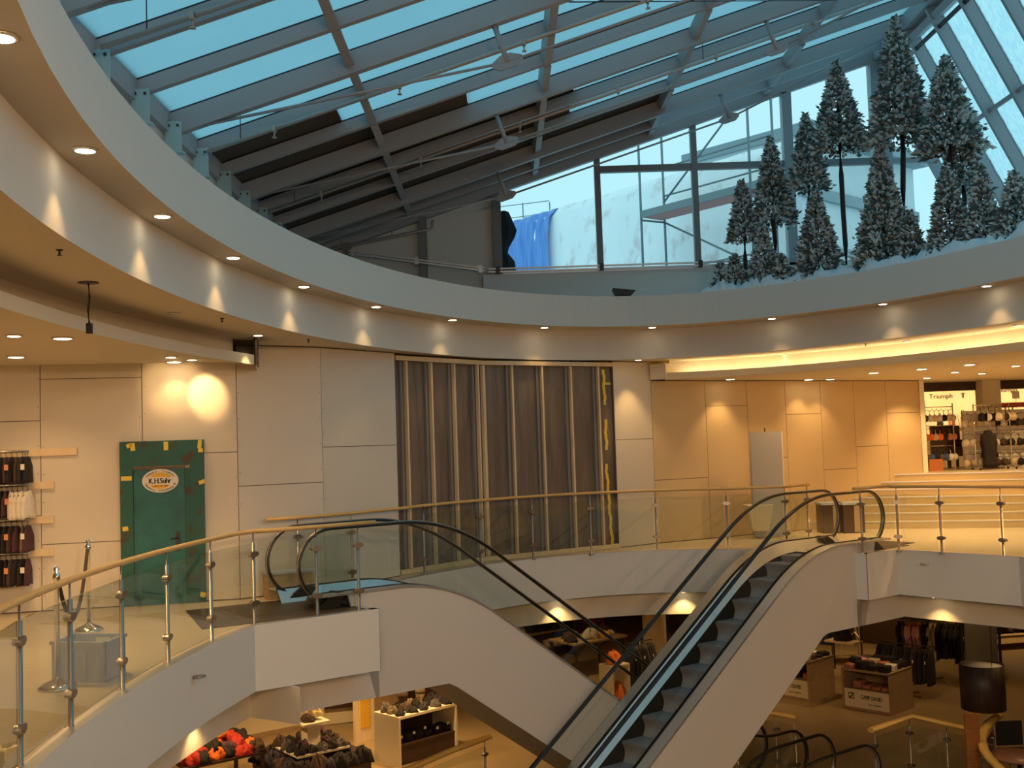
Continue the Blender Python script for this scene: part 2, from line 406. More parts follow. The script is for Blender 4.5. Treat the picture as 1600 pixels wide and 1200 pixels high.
# ---- stepped ring under the skylight
A0 = 81.0
rg = MB()
rg.ring([(*off(RA, .55), 4.40), (*RA, 4.40), (*RB, 3.865)], 0, 360, 128)
rg.ring([(*RB, 3.865), (*RD, 3.865)], 0, 360, 128, 1)
rg.ring([(*RD, 3.865), (*RD, 3.34)], 0, 360, 128)
struct('trim_2', rg, [PLASTER, CEIL])
cg = MB()
LP, BK = .68, 1.0
T0, T1 = 155.8, 445.0
cg.ring([(*RD, 3.34), (*off(RD, BK), 3.34)], T0, T1, 110)
cg.ring([(*RD, 3.34), (*off(RD, 6), 3.34)], T1 - 360, T0, 40)
LE = ell(*off(RD, LP), T0); WE = (-3.25, 14.50)            # the lowered ring is cut off square to the left wall
cg.face([(*LE, 3.0), (*WE, 3.0), (*WE, 3.34), (*LE, 3.34)])
pa, pb = ell(*off(RD, LP), T1), ell(*off(RD, 6), T1)
cg.face([(*pa, 3.0), (*pb, 3.0), (*pb, 3.34), (*pa, 3.34)])
struct('ceiling_gallery', cg, CEIL)
tr_ = MB()
tr_.ring([(*off(RD, LP + .03), 3.12), (*off(RD, LP), 3.12), (*off(RD, LP), 3.0)], T0, T1, 110)
tr_.ring([(*off(RD, LP), 3.0), (*off(RD, LP + .08), 3.0), (*off(RD, LP + .08), 3.11), (*off(RD, 13), 3.11)], T0, 270, 60)
tr_.ring([(*off(RD, LP), 3.0), (*off(RD, 13), 3.0)], 270, T1, 60)
tr_.face([(*LE, 3.11), (*WE, 3.11), (-9.5, 13.3, 3.11), (*ell(*off(RD, 8), T0), 3.11)])
tr_.ring([(*off(RD, LP + .03), 3.12), (*off(RD, LP + .03), 3.03), (*off(RD, BK), 3.03), (*off(RD, BK), 3.34)], T0, T1, 110)
struct('ceiling_lowered_ring', tr_, CEIL)
# roof slab / ledge carrying the skylight kerbs
XL, XR, YN, YF = -3.62, 9.56, -2.0, 20.2
struct('ceiling_ledge', MB().prism([(-12.2, -8.2), (20.2, -8.2), (20.2, 44.2), (-12.2, 44.2)], 4.2, 4.39, [ep(off(RA, .3), 359, 0, 90)]), PLASTER)
# ---- partition boards: left wall (door), stud wall, right wall
def hgt(px, py, a, b):
    """height at which a pixel meets the wall through plan points a, b"""
    a = Vector((*a, 0)); b = Vector((*b, 0)); nn = (b - a).cross(ZV)
    w = ax[0] * (px - 800) - ax[1] * (py - 600) + ax[2] * F_PX
    return _C + w * ((a - _C).dot(nn) / w.dot(nn))
WL = [(-9.0, 13.19), (-3.5, 14.36), (-2.5, 15.05), (-1.6, 16.33)]
WS = [(-1.62, 16.45), (-.32, 18.02), (2.0, 19.48)]
WR = [(2.0, 19.48), (2.75, 20.05), (9.05, 23.55)]
def board_wall(name, a, b, joints, top, th=.012, zb=.01, face=None):
    """joints: list of (distance, [heights]) columns of boards with open joints over a dark backing"""
    a3, b3 = Vector((*a, 0)), Vector((*b, 0)); d = (b3 - a3); L = d.length; d.normalize(); nn = Vector((d.y, -d.x, 0))
    if nn.dot(Vector((CX, CY, 0)) - a3) < 0: nn = -nn
    m = MB(); g = .005
    m.obox(a3 + d * L / 2 - nn * .06 + ZV * (top / 2), d * L / 2, nn * .05, ZV * (top / 2), 1)
    xs = [0] + [j[0] for j in joints] + [L]
    hs = [j for j in joints]
    for i in range(len(xs) - 1):
        cuts = [zb] + (COLS[name][i] if i < len(COLS[name]) else []) + [top - .004]
        for z0, z1 in zip(cuts[:-1], cuts[1:]):
            m.obox(a3 + d * ((xs[i] + xs[i + 1]) / 2) + nn * (th / 2 - .01) + ZV * ((z0 + z1) / 2), d * ((xs[i + 1] - xs[i]) / 2 - g), nn * (th / 2), ZV * ((z1 - z0) / 2 - g))
            for fx in (-1, 1):                         # screw heads along the joints
                for k in range(int((z1 - z0) / .35)):
                    c = a3 + d * ((xs[i] + xs[i + 1]) / 2 + fx * ((xs[i + 1] - xs[i]) / 2 - .03)) + nn * .003 + ZV * (z0 + .18 + .35 * k)
                    m.obox(c, d * .005, nn * .0015, ZV * .005, 1)
    return struct(name, m, [BOARD_LIT if name == 'wall_right' else BOARD, SEAM])
def along(a, p): return (Vector((p[0], p[1], 0)) - Vector((*a, 0))).length
COLS = {}
jl = [along(WL[0], hgt(x, 640, WL[0], WL[1])) for x in (63, 222)]
COLS['wall_left'] = [[1.2, 2.4], [hgt(150, 847, WL[0], WL[1]).z, hgt(150, 591, WL[0], WL[1]).z], [hgt(340, 707, WL[0], WL[1]).z]]
board_wall('wall_left', WL[0], WL[1], [(j,) for j in jl], 3.125)
COLS['wall_left_middle'] = [[hgt(430, 757, WL[1], WL[2]).z]]
board_wall('wall_left_middle', WL[1], WL[2], [], 3.335)
COLS['wall_left_end'] = [[hgt(560, 697, WL[2], WL[3]).z]]
board_wall('wall_left_end', WL[2], WL[3], [], 3.335)
COLS['wall_right_end'] = [[hgt(1000, 686, WR[0], WR[1]).z]]
board_wall('wall_right_end', WR[0], WR[1], [], 3.335)
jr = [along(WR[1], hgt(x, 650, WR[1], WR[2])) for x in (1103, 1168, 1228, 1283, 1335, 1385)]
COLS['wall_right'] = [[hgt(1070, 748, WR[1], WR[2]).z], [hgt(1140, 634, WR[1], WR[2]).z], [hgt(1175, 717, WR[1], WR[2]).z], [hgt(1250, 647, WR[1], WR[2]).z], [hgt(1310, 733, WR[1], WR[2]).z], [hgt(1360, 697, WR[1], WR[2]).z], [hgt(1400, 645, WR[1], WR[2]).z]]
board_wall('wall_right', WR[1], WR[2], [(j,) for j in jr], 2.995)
# ---- stud wall hung with brown film (one temporary partition)
sw = sroot('wall_stud_partition', (-.32, 18.02, 0))
def stud_at(px):
    a, b = (WS[0], WS[1]) if px < 758 else (WS[1], WS[2])
    return hgt(px, 700, a, b)
fm = MB()
for a, b in ((WS[0], WS[1]), (WS[1], WS[2])):
    a3, b3 = Vector((*a, 0)), Vector((*b, 0)); d = b3 - a3; nn = Vector((-d.y, d.x, 0)).normalized(); N = 44
    i0 = len(fm.v)
    for i in range(N + 1):
        for j in range(13):
            w = .010 * math.sin(i * 1.9 + j * .35) + .012 * math.sin(i * .63 - j * .5)
            fm.v.append(tuple(a3 + d * (i / N) + nn * (.075 + w) + ZV * (.05 + 3.24 * j / 12)))
    for i in range(N):
        for j in range(12):
            q = i0 + i * 13 + j; fm.f.append((q, q + 13, q + 14, q + 1)); fm.mi.append(0); fm.sm.append(True)
    fm.obox((a3 + b3) / 2 + nn * .14 + ZV * 1.67, d / 2, nn * .02, ZV * 1.66, 1)
fm.build('plastic_film', [SHEET, DARKM], sw)
for px in (637, 676, 712, 749, 757.5, 803, 850, 895, 938):
    c = stud_at(px); a, b = (WS[0], WS[1]) if px < 758 else (WS[1], WS[2])
    d = (Vector((*b, 0)) - Vector((*a, 0))).normalized(); nn = Vector((-d.y, d.x, 0))
    w = .030 if px == 757.5 else .017
    MB().obox((c.x, c.y, 1.655), d * w, nn * .03, (0, 0, 1.575)).build('stud', LUMBER, sw)
    if px not in (757.5,):
        MB().obox(Vector((c.x, c.y, 1.655)) - d * .075 + nn * .05, d * .022, nn * .025, (0, 0, 1.575)).build('metal_stud', RAFTD, sw)
for z, nm in ((.04, 'bottom_plate'), (3.27, 'top_plate')):
    m = MB()
    for a, b in ((WS[0], WS[1]), (WS[1], WS[2])):
        m.beam((*a, z), (*b, z), .09, .07)
    m.build(nm, LUMBER, sw)
tp = MB()
dw = (Vector((*WS[2], 0)) - Vector((*WS[1], 0))).normalized(); nw = Vector((-dw.y, dw.x, 0))
c = stud_at(947)
for z0, z1, o in ((2.55, 3.2, 0), (1.75, 2.35, 0), (.06, 1.55, .05)):
    for k in range(int((z1 - z0) / .09)):
        tp.obox(Vector((c.x, c.y, z0 + .045 + k * .09)) + dw * (o * (1 - k * .09) + .012 * math.sin(k * 1.7)) - nw * .01, dw * .028, nw * .003, ZV * .046)
tp.obox(Vector((c.x, c.y, 2.93)) - nw * .012 + dw * .05, dw * .09, nw * .003, ZV * .02)
tp.build('yellow_tape', TAPE, sw)
# ---- caps where the lowered light ring is cut off
for t, nm, tape in ((T0, 'trim_3', False), (T1 + .1, 'trim_4', True)):
    m = MB(); a, b = Vector((*ell(*off(RD, LP - .01), t), 0)), Vector((*ell(*off(RD, BK + .35), t), 0)); b = a + Vector((-.26, .10, 0)) if tape else a + Vector((WE[0] - LE[0], WE[1] - LE[1], 0)).normalized() * .5
    if not tape: a = a + Vector((.02, .0, 0)); b = b + Vector((.02, 0, 0))
    d = (b - a); dd = d.normalized(); nn = Vector((-dd.y, dd.x, 0))
    m.obox((a + b) / 2 + ZV * 3.17, d / 2, nn * .012, ZV * .17, 0 if not tape else 2)
    if tape:
        for i in range(3): m.obox(a + d * (.17 + .33 * i) + ZV * 3.32 - nn * .014 * 0, dd * .14, nn * .016, ZV * .03, 1)
        m.obox(a + ZV * 3.16 + nn * .0, dd * .018, nn * .02, ZV * .16, 3)
    struct(nm, m, [BROWNW, TAPE, CEIL, BOARD])
# lit tubes lying in the trough on the right (the left trough is dark)
cv = MB()
for i in range(9):
    t0 = 2 + i * 9.0; pts = [(*ell(*off(RD, .86), t0 + k * 1.7), 3.06) for k in range(6)]
    cv.tube(pts, .016, 8)
struct('trim_cove_tubes', cv, COVE)
# ---- stairs and raised floor on the right
sb, sdir = Vector((7.0, 21.62, 0)), Vector((1, -.30, 0)).normalized(); snr = Vector((-sdir.y, sdir.x, 0))
st = MB()
for k in range(7):
    o = sb + snr * (.30 * k) - sdir * (0)
    st.obox(o + sdir * 5 + snr * 1.6 + ZV * (.1429 * k + .0714), sdir * 6, snr * 1.6, ZV * .0704)
    st.obox(o + sdir * 5 - snr * -.02 + ZV * (.1429 * (k + 1) - .008), sdir * 6, snr * .032, ZV * .010, 1)
struct('stairs', st, [STEPM, ALU])
o = sb + snr * 1.81
fl = MB(); fl.prism([(o + sdir * -1).to_2d()[:], (o + sdir * 13).to_2d()[:], (o + sdir * 13 + snr * 13).to_2d()[:], (o + sdir * -1 + snr * 13).to_2d()[:]], .01, 1.0005)
struct('floor_raised', fl, STONE)
# ================================================================ SKYLIGHT
K = .318; Z0 = 6.591                                   # underside of the rafters: z = Z0 + K x
def rz(x, o=0.): return Z0 + K * x + o * math.sqrt(1 + K * K)
XRG, ZRG = 7.40, 8.95
sk = sroot('window_1', (2, 10, 7))
UPN = (-K, 0, 1)
mains = [2.1, 5.4, 8.7, 12.0, 15.3, 18.6]
rows = []
y = -1.9
allr = sorted(mains + [m + d for m in mains for d in (1.1, 2.2)] + [-1.2, -.1, 1.0])
allr = [q for q in allr if q < 20.0]
for q in allr:
    h = .25 if q in mains else .155
    w = .11 if q in mains else .085
    cz = .25 - h / 2
    m = MB()
    if q in mains:                                     # double section: two stacked hollow profiles
        m.beam((-3.6, q, rz(-3.6, .07)), (XRG, q, rz(XRG, .07)), w, .135, UPN)
        m.beam((-3.6, q, rz(-3.6, .195)), (XRG, q, rz(XRG, .195)), w - .02, .11, UPN)
    else: m.beam((-3.6, q, rz(-3.6, cz)), (XRG, q, rz(XRG, cz)), w, h, UPN)
    m.beam((-3.6, q, rz(-3.6, .265)), (XRG, q, rz(XRG, .265)), .05, .03, UPN, 1)
    m.build('rafter', [RAFT, BLACK], sk)
edges = [YN] + allr + [YF]
for x in (-1.6, .73, 2.92, 5.12):                      # purlins run front to back, cut at each rafter
    for a, b in zip(edges[:-1], edges[1:]):
        if b < 6: continue
        MB().beam((x, a + .06, rz(x, .16)), (x, b - .06, rz(x, .16)), .10, .17, UPN).build('purlin', RAFT, sk)
MB().beam((XRG - .06, YN, ZRG + .12), (XRG - .06, YF, ZRG + .12), .26, .34).build('ridge_beam', RAFT, sk)
MB().beam((-3.66, YN, rz(-3.66, .2)), (-3.66, YF, rz(-3.66, .2)), .12, .28).build('eaves_beam', RAFT, sk)
# panes: snow lies on most, the far low bays are dark and opaque
xs = [-3.62, -1.6, .73, 2.92, 5.12, XRG]
for a, b in zip(edges[:-1], edges[1:]):
    if a < 6 and a > YN: pass
    cuts = list(xs); dark_to = -9
    mid = (a + b) / 2
    if 12.9 < mid < 14.4: dark_to = -2.0
    if 14.4 < mid < 15.4: dark_to = -.35
    if 15.4 < mid < 17.5: dark_to = 1.25
    if mid > 17.5: dark_to = 2.92
    if dark_to > -9 and all(abs(dark_to - c) > .05 for c in cuts): cuts = sorted(cuts + [dark_to])
    for x0, x1 in zip(cuts[:-1], cuts[1:]):
        g = .004; m = MB(); dk = x1 <= dark_to + .01
        zt = .275
        m.face([(x0 + g, a + g, rz(x0 + g, zt)), (x1 - g, a + g, rz(x1 - g, zt)), (x1 - g, b - g, rz(x1 - g, zt)), (x0 + g, b - g, rz(x0 + g, zt))])
        if dk: m.face([(x0 + g, a + g, rz(x0 + g, zt + .03)), (x1 - g, a + g, rz(x1 - g, zt + .03)), (x1 - g, b - g, rz(x1 - g, zt + .03)), (x0 + g, b - g, rz(x0 + g, zt + .03))])
        m.build('dark_pane' if dk else 'snowy_pane', DARKPANE if dk else SNOWROOF, sk)
for q in allr:                                         # bolted brackets at the eaves
    if q < 6: continue
    m = MB(); zb = rz(-3.45, -.12)
    m.box(-3.64, -3.46, q - .075, q - .06, zb - .10, zb + .24)
    for dx in (-3.60, -3.50):
        m.obox((dx, q - .082, zb + .19), (.012, 0, 0), (0, .01, 0), (0, 0, .012), 1)
    m.box(-3.66, -3.44, q - .10, q + .02, zb - .12, zb - .10)
    m.build('eaves_bracket', [BRACK, DARKM], sk)
# cable trusses under the main rafters: struts with end plates and tie rods
sa = Vector((K, 0, -1)).normalized()                    # down, square to the slope
for q in mains[2:]:
    pts = [Vector((-3.3, q, rz(-3.3, .02)))]
    for x in (.05, 3.97):
        top = Vector((x, q, rz(x, 0))); bot = top + sa * .44
        MB().tube([top, bot], .032, 10).build('strut', RAFT, sk)
        sl = Vector((1, 0, K)).normalized()
        m = MB(); pl = [(-.18, -.02), (-.10, -.07), (.10, -.07), (.18, -.02), (.18, .03), (.06, .09), (-.06, .09), (-.18, .03)]
        m.extrude(pl, bot, sl, -sa, (0, 1, 0), -.015, .015); m.build('strut_plate', RAFT, sk)
        pts.append(bot)
    pts.append(Vector((7.2, q, rz(7.2, .02))))
    m = MB()
    for a, b in zip(pts[:-1], pts[1:]): m.tube([a, b], .017, 6)
    m.build('tie_rod', RAFT, sk)
m = MB()
for a, b in (((.9, 12.0, rz(.9, -.02)), (5.0, 15.3, rz(5.0, -.05))),): m.tube([a, b], .007, 6)
m.build('bracing_rod', DARKM, sk)
# ---- steep side glazing on the right, falling from the ridge
rg_ = sroot('window_2', (8.4, 10, 6.5))
GN = Vector((2.03, 0, 1)).normalized(); GD = Vector((1, 0, -2.03)).normalized(); GL = (ZRG - 4.62) / 2.03 / GD.x
def gp(y, t, o=0.): return Vector((XRG, y, ZRG)) + GD * t - GN * o
mull = [YN] + [18.6 - .99 * k for k in range(20, -1, -1)] + [19.6, YF]
mull = sorted(set(round(q, 3) for q in mull if q >= YN))
for q in mull[1:]:
    m = MB(); m.beam(gp(q, 0, .10), gp(q, GL, .10), .07, .20, GN); m.beam(gp(q, 0, -.01), gp(q, GL, -.01), .085, .02, GN, 1); m.build('mullion', [RAFT, BLACK], rg_)
m = MB(); m.beam(gp(YN, 1.98, .06), gp(YF, 1.98, .06), .07, .14, GN); m.build('transom', RAFT, rg_)
MB().beam(gp(YN, .16, .07), gp(YF, .16, .07), .12, .2, GN).build('top_rail', RAFT, rg_)
MB().beam(gp(YN, .36, .15), gp(YF, .36, .15), .07, .04, GN).build('dark_rail', BLACK, rg_)
for a, b in zip(mull[:-1], mull[1:]):
    for t0, t1 in ((.2, 1.95), (2.02, GL)):
        MB().face([gp(a + .04, t0), gp(b - .04, t0), gp(b - .04, t1), gp(a + .04, t1)]).build('frosted_pane', ICEGLASS, rg_)
# ---- gable: grey panels on the left, clear panes on the right
ga = sroot('window_3', (2, YF, 5))
yg = YF
def gz(x): return rz(x, -.0)
m = MB()
def gpoly(pts, y0, y1, mb, mi=0): mb.extrude([(x, z) for x, z in pts], (0, 0, 0), (1, 0, 0), (0, 0, 1), (0, 1, 0), y0, y1, mi)
gpoly([(XL, 4.4), (.0, 4.4), (.0, gz(0) + .1), (XL, gz(XL) + .1)], yg + .02, yg + .08, m)
m.build('grey_wall_panel', GREYWALL, ga)
m = MB(); gpoly([(-.28, 4.39), (XR, 4.39), (XR, 5.06), (-.28, 5.06)], yg - .16, yg + .05, m); m.build('grey_parapet', GREYWALL, ga)
for x in (-2.80, -1.38): MB().box(x - .075, x + .075, yg - .12, yg + .02, 4.4, gz(x) + .05).build('gable_post', RAFTD, ga)
MB().box(-.07, .09, yg - .12, yg + .06, 5.06, gz(0)).build('gable_post', RAFTD, ga)
for x in (1.92, 3.75): MB().box(x - .055, x + .055, yg - .08, yg + .06, 5.06, gz(x)).build('gable_mullion', RAFTD, ga)
MB().box(5.53 - .09, 5.53 + .09, yg - .10, yg + .08, 5.06, gz(5.53)).build('gable_mullion', RAFT, ga)
MB().box(7.3 - .17, 7.3 + .17, yg - .12, yg + .10, 4.4, ZRG).build('gable_mullion', RAFT, ga)
MB().box(1.92, 7.2, yg - .06, yg + .05, 6.94, 7.06).build('gable_transom', RAFTD, ga)
MB().box(7.45, 8.3, yg - .06, yg + .05, 6.94, 7.04).build('gable_transom', RAFT, ga)
MB().box(-.1, 7.3, yg - .10, yg + .06, 5.06, 5.12).build('gable_sill', ALU, ga)
MB().beam((XL, yg - .04, rz(XL, .1)), (XRG, yg - .04, rz(XRG, .1)), .12, .22, UPN).build('gable_beam', RAFT, ga)
px_ = [.02, 1.92, 3.75, 5.53, 7.3]
for a, b in zip(px_[:-1], px_[1:]):
    m = MB(); m.face([(a, yg, 5.1), (b, yg, 5.1), (b, yg, gz(b)), (a, yg, gz(a))]); m.build('clear_pane', CLEAR, ga)
m = MB(); m.face([(7.3, yg, 5.1), (9.3, yg, 5.1), (7.45, yg, ZRG - .1)]); m.build('clear_pane', CLEAR, ga)
# kerbs that carry the glazing, and the near gable
kb = MB()
kb.box(XL - .2, XL - .06, YN, YF + .1, 4.38, rz(XL, .1)); kb.box(XR, XR + .15, YN, YF + .1, 4.38, 4.64)
gpoly([(XL, 4.38), (XR, 4.38), (XRG, ZRG + .3), (XL, gz(XL) + .3)], YN - .15, YN, kb)
struct('wall_skylight_kerb', kb, GREYWALL)
# sprinkler pipes slung under the rafters
for i, (q, lab) in enumerate(((9.35, 'thin sprinkler pipe slung under the sloping skylight, nearest of the three'), (12.75, 'thin sprinkler pipe slung under the middle of the sloping skylight'), (16.1, 'thin sprinkler pipe slung under the dark bays of the skylight'))):
    t = thing('sprinkler_pipe', lab, 'pipe', (2, q, rz(2, -.05)), 'skylight sprinkler pipes')
    MB().tube([(-3.4, q, rz(-3.4, -.03)), (7.1, q, rz(7.1, -.03))], .026, 8).build('pipe', PIPE, t)
    for k in range(7):
        x = -2.6 + 1.5 * k; z = rz(x, -.03)
        m = MB(); m.box(x - .02, x + .02, q - .04, q + .04, z - .035, z + .035); m.tube([(x, q, z), (x, q, z - .10)], .010, 6); m.box(x - .025, x + .025, q - .025, q + .025, z - .11, z - .10); m.build('sprinkler_head', PIPE, t)
    m = MB()
    for k in range(4):
        x = -3 + 3.1 * k; m.tube([(x, q, rz(x, -.02)), (x, q, rz(x, .3))], .006, 5)
    m.build('pipe_hanger', DARKM, t)
t = thing('drain_pipe', 'thin grey pipe running along the grey gable wall just under the roof slope', 'pipe', (-2.3, 20.05, 5.8))
MB().tube([(-3.4, 20.02, 5.58), (-1.3, 20.02, 5.93), (-1.18, 20.02, 5.96), (-1.18, 20.02, 6.1)], .028, 8).build('pipe', PIPE, t)
for x in (-2.9, -1.95): MB().tube([(x, 20.02, 5.83 + (x + 1.9) * .167), (x, 20.1, 5.95 + (x + 1.9) * .167)], .01, 5).build('pipe_clip', PIPE, t)
t = thing('curtain_track', 'thin slanting metal track clamped across the grey panels left of the window', 'track', (-1.5, 19.95, 5.35))
a, b = Vector((-2.75, 19.98, 5.57)), Vector((-.25, 19.98, 5.17))
MB().beam(a, b, .05, .028).build('rail', ALU, t); MB().beam(a - ZV * .045, b - ZV * .045, .05, .028).build('rail', ALU, t)
for f in (.03, .5, .97): MB().obox(a.lerp(b, f) - ZV * .02, (.035, 0, 0), (0, .04, 0), (0, 0, .075)).build('clamp', ALU, t)
t = thing('curtain_track', 'long level metal track along the sill under the clear window', 'track', (2, 19.95, 5.12))
for dz in (0, -.055): MB().beam((-.18, 19.97, 5.15 + dz), (5.4, 19.97, 5.15 + dz), .045, .028).build('rail', ALU, t)
for x in (0, 1.92, 3.75): MB().box(x - .04, x + .04, 19.94, 20.0, 5.06, 5.19).build('clamp', DARKM, t)
m = MB()                                               # dark film bunched at the left jamb
pl = [(.08, 6.30, .16), (.12, 6.15, .22), (.22, 5.95, .30), (.28, 5.82, .26), (.16, 5.62, .14), (.12, 5.52, .12), (.24, 5.36, .24), (.26, 5.2, .26), (.24, 5.10, .26)]
prev = None
for x, z, w in pl:
    loop = [(.08, 20.30, z), (.08 + w * .5, 20.26, z), (.08 + w, 20.32, z - .02), (.08 + w * .6, 20.42, z), (.08, 20.40, z)]
    if prev:
        for k in range(5): m.face([prev[k], prev[(k + 1) % 5], loop[(k + 1) % 5], loop[k]], 0, True)
    prev = loop
tag(m.build('black_film', cloth((.012, .016, .025))), 'black plastic film bunched outside the left edge of the clear window', 'plastic sheet')
# floodlight standing on the ledge, and a dark bit of gear further left
t = thing('floodlight', 'small black floodlight on the ledge below the clear window', 'floodlight', (2.2, 19.0, 4.4))
m = MB(); m.extrude([(-.2, .13), (-.14, 0), (.12, 0), (.2, .08)], (2.2, 19.0, 4.44), (1, 0, 0), (0, 0, 1), (0, 1, 0), -.14, .14); m.build('housing', BLACK, t)
MB().box(2.04, 2.32, 18.97, 19.03, 4.40, 4.45).build('stand', DARKM, t)
m = MB(); m.extrude([(-.1, 0), (.12, 0), (.03, .13)], (-2.12, 19.2, 4.86), (1, 0, 0), (0, 0, 1), (0, 1, 0), -.06, .06); m.box(-2.16, -2.06, 19.16, 19.24, 4.39, 4.87)
tag(m.build('floodlight', BLACK), 'black peaked lamp barely showing above the ring, left of the slanting track', 'floodlight')
# ================================================================ OUTSIDE
def fp(s0): return Vector((.47, 32, 0)).lerp(Vector((6.25, 24.5, 0)), s0)
fdir = Vector((6.25 - .47, 24.5 - 32, 0)).normalized(); fn_ = Vector((-fdir.y, fdir.x, 0))
if fn_.y < 0: fn_ = -fn_
def facade(mb, s0, s1, ns, zt, ro, amp):
    i0 = len(mb.v); cs = [(0, 4.43), (0, 5), (0, 5.5), (0, zt - 1.5), (.02, zt - .9), (.10, zt - .4), (.35, zt - .12), (.9, zt), (2.4, zt + .25)]
    for i in range(ns + 1):
        p = Vector((.47, 32, 0)) + fdir * (s0 + (s1 - s0) * i / ns)
        for j, (o, z) in enumerate(cs):
            w = amp * (math.sin(i * 1.3 + j * .6) + math.sin(i * .45 - j * 1.1))
            q = p + fn_ * (o + ro + w); mb.v.append((q.x, q.y, z))
    k = len(cs)
    for i in range(ns):
        for j in range(k - 1):
            a = i0 + i * k + j; mb.f.append((a, a + k, a + k + 1, a + 1)); mb.mi.append(0); mb.sm.append(True)
m = MB(); facade(m, -3.5, 9.9, 60, 8.75, 0, .03)
tag(m.build('sheeted_building', TARP), 'building wrapped in a dusty white sheet, outside the clear window', 'building')
m = MB(); facade(m, -.2, 1.75, 22, 8.72, -.10, .035)
tag(m.build('blue_tarpaulin', BLUET), 'blue tarpaulin hung over the left end of the sheeted building', 'tarpaulin')
t = thing('scaffold', 'steel tube scaffold with one deck in front of the white sheeted building', 'scaffold', (3.5, 26, 5))
sA, sB = Vector((3.5, 26, 0)), Vector((5.55, 23.35, 0)); sd_ = (sB - sA).normalized(); so = Vector((.62, .35, 0))
for f in (0, 1):
    p = sA.lerp(sB, f)
    for q in (p, p + so): MB().tube([q + ZV * 4.43, q + ZV * 11.5], .03, 8).build('upright', SCAFF, t)
for z, sc in ((8.55, 0), (7.85, 0), (6.0, 0)): MB().tube([sA + so * 1 + ZV * z, sB + so * 1 + ZV * z], .022, 6).build('guard_tube', SCAFF, t)
MB().tube([sA + so + ZV * 7.7, sB + so + ZV * 10.2], .025, 6).build('brace', SCAFF, t)
MB().tube([sA + so + ZV * 7.2, sB + so + ZV * 5.4], .025, 6).build('brace', SCAFF, t)
for p in (sA, sB): MB().tube([p + ZV * 7.2, p + so + ZV * 7.2], .025, 6).build('ledger', SCAFF, t)
m = MB(); m.beam(sA + so * .5 + ZV * 7.28, sB + so * .5 + sd_ * .5 + ZV * 7.28, .62, .05, m=1); m.beam(sA - so * 0 + ZV * 7.34, sB + sd_ * .5 + ZV * 7.34, .04, .17); m.build('deck', [SCAFF, PLANKR], t)
t = thing('roof_railing', 'thin tube railing on the far roof behind the blue tarpaulin', 'railing', (.6, 38, 9.5))
for x in (.0, .95, 1.9): MB().tube([(x, 38, 8.6), (x, 38, 10.4)], .02, 6).build('upright', SCAFF, t)
for z in (10.35, 9.9): MB().tube([(-.6, 38.6, z), (1.9, 38, z + .1)], .015, 5).build('guard_tube', SCAFF, t)
t = thing('grey_building', 'grey rendered building with a sloping eaves line seen behind the frosted trees', 'building', (10, 31, 3))
a, b = Vector((8.6, 30.2, 0)), Vector((13.5, 34.6, 0)); d = (b - a).normalized(); nn = Vector((-d.y, d.x, 0)); L = (b - a).length
MB().obox((a + b) / 2 + nn * 2 + ZV * 7.43, d * L / 2, nn * 2, ZV * 3.0).build('wall', RENDER, t)
MB().obox((a + b) / 2 + nn * 1.8 + ZV * 10.5, d * (L / 2 + .1), nn * 2.3, ZV * .16).build('eaves', RENDER2, t)
for z, h, o in ((8.75, .16, .12), (7.2, .10, .06), (6.85, .06, .08)): MB().obox((a + b) / 2 - nn * .02 + ZV * z, d * L / 2, nn * o, ZV * h).build('ledge', RENDER2, t)
for k in range(3): MB().obox(a + d * (1.2 + 2.0 * k) - nn * .03 + ZV * 6.1, d * .04, nn * .05, ZV * 1.0).build('downpipe', RENDER2, t)
sg0 = MB(); sg0.prism([(-12, -8), (20, -8), (20, 44), (-12, 44)], 4.395, 4.425, [[(XL - .25, YN - .2), (XR + .2, YN - .2), (XR + .2, YF + .12), (XL - .25, YF + .12)]])
struct('floor_snowy_roof', sg0, SNOW)
# ================================================================ FROSTED TREES ON THE RING
def crown_mesh(h, r, seed, droop=0., n=None, tuft=.105, shape=1.0, dens=1.0):
    R = random.Random(seed); v = []; f = []; mi = []
    n = n or int(1500 * dens * max(.16, h * r / .34))
    for i in range(n):
        t = R.random() ** 1.45                           # more near the base
        rr = r * (1 - t) ** shape * (.82 + .28 * R.random()) + .025
        if R.random() < .12: rr *= 1.16
        a = R.random() * 2 * PI; k = .45 + .55 * R.random() ** .5
        px, py, pz = rr * k * math.cos(a), rr * k * math.sin(a), h * t + R.uniform(-.03, .03) * h - droop * k * k * (1 - t) * r
        d = Vector((math.cos(a), math.sin(a), R.uniform(-.25, .75) - droop * .5 * (1 - t))).normalized()
        d = (d + Vector((R.uniform(-.5, .5), R.uniform(-.5, .5), R.uniform(-.4, .4)))).normalized()
        L = tuft * R.uniform(.7, 1.35) * (1 if t < .9 else .7); w = L * R.uniform(.18, .28)
        s = d.cross(ZV); s = s.normalized() if s.length > .05 else Vector((1, 0, 0)); u = s.cross(d)
        c = Vector((px, py, pz)); i0 = len(v)
        v.append(tuple(c - d * L * .35)); v.append(tuple(c + d * L * .65))
        ph = R.random() * PI
        for q in range(4):
            an = ph + q * PI / 2; v.append(tuple(c + s * math.cos(an) * w + u * math.sin(an) * w + d * L * .12))
        m_ = 0 if R.random() < .50 else (1 if R.random() < .93 else 2)
        for q in range(4):
            a1, a2 = i0 + 2 + q, i0 + 2 + (q + 1) % 4
            f.append((i0, a2, a1)); f.append((i0 + 1, a1, a2)); mi += [m_, m_]
    return v, f, mi
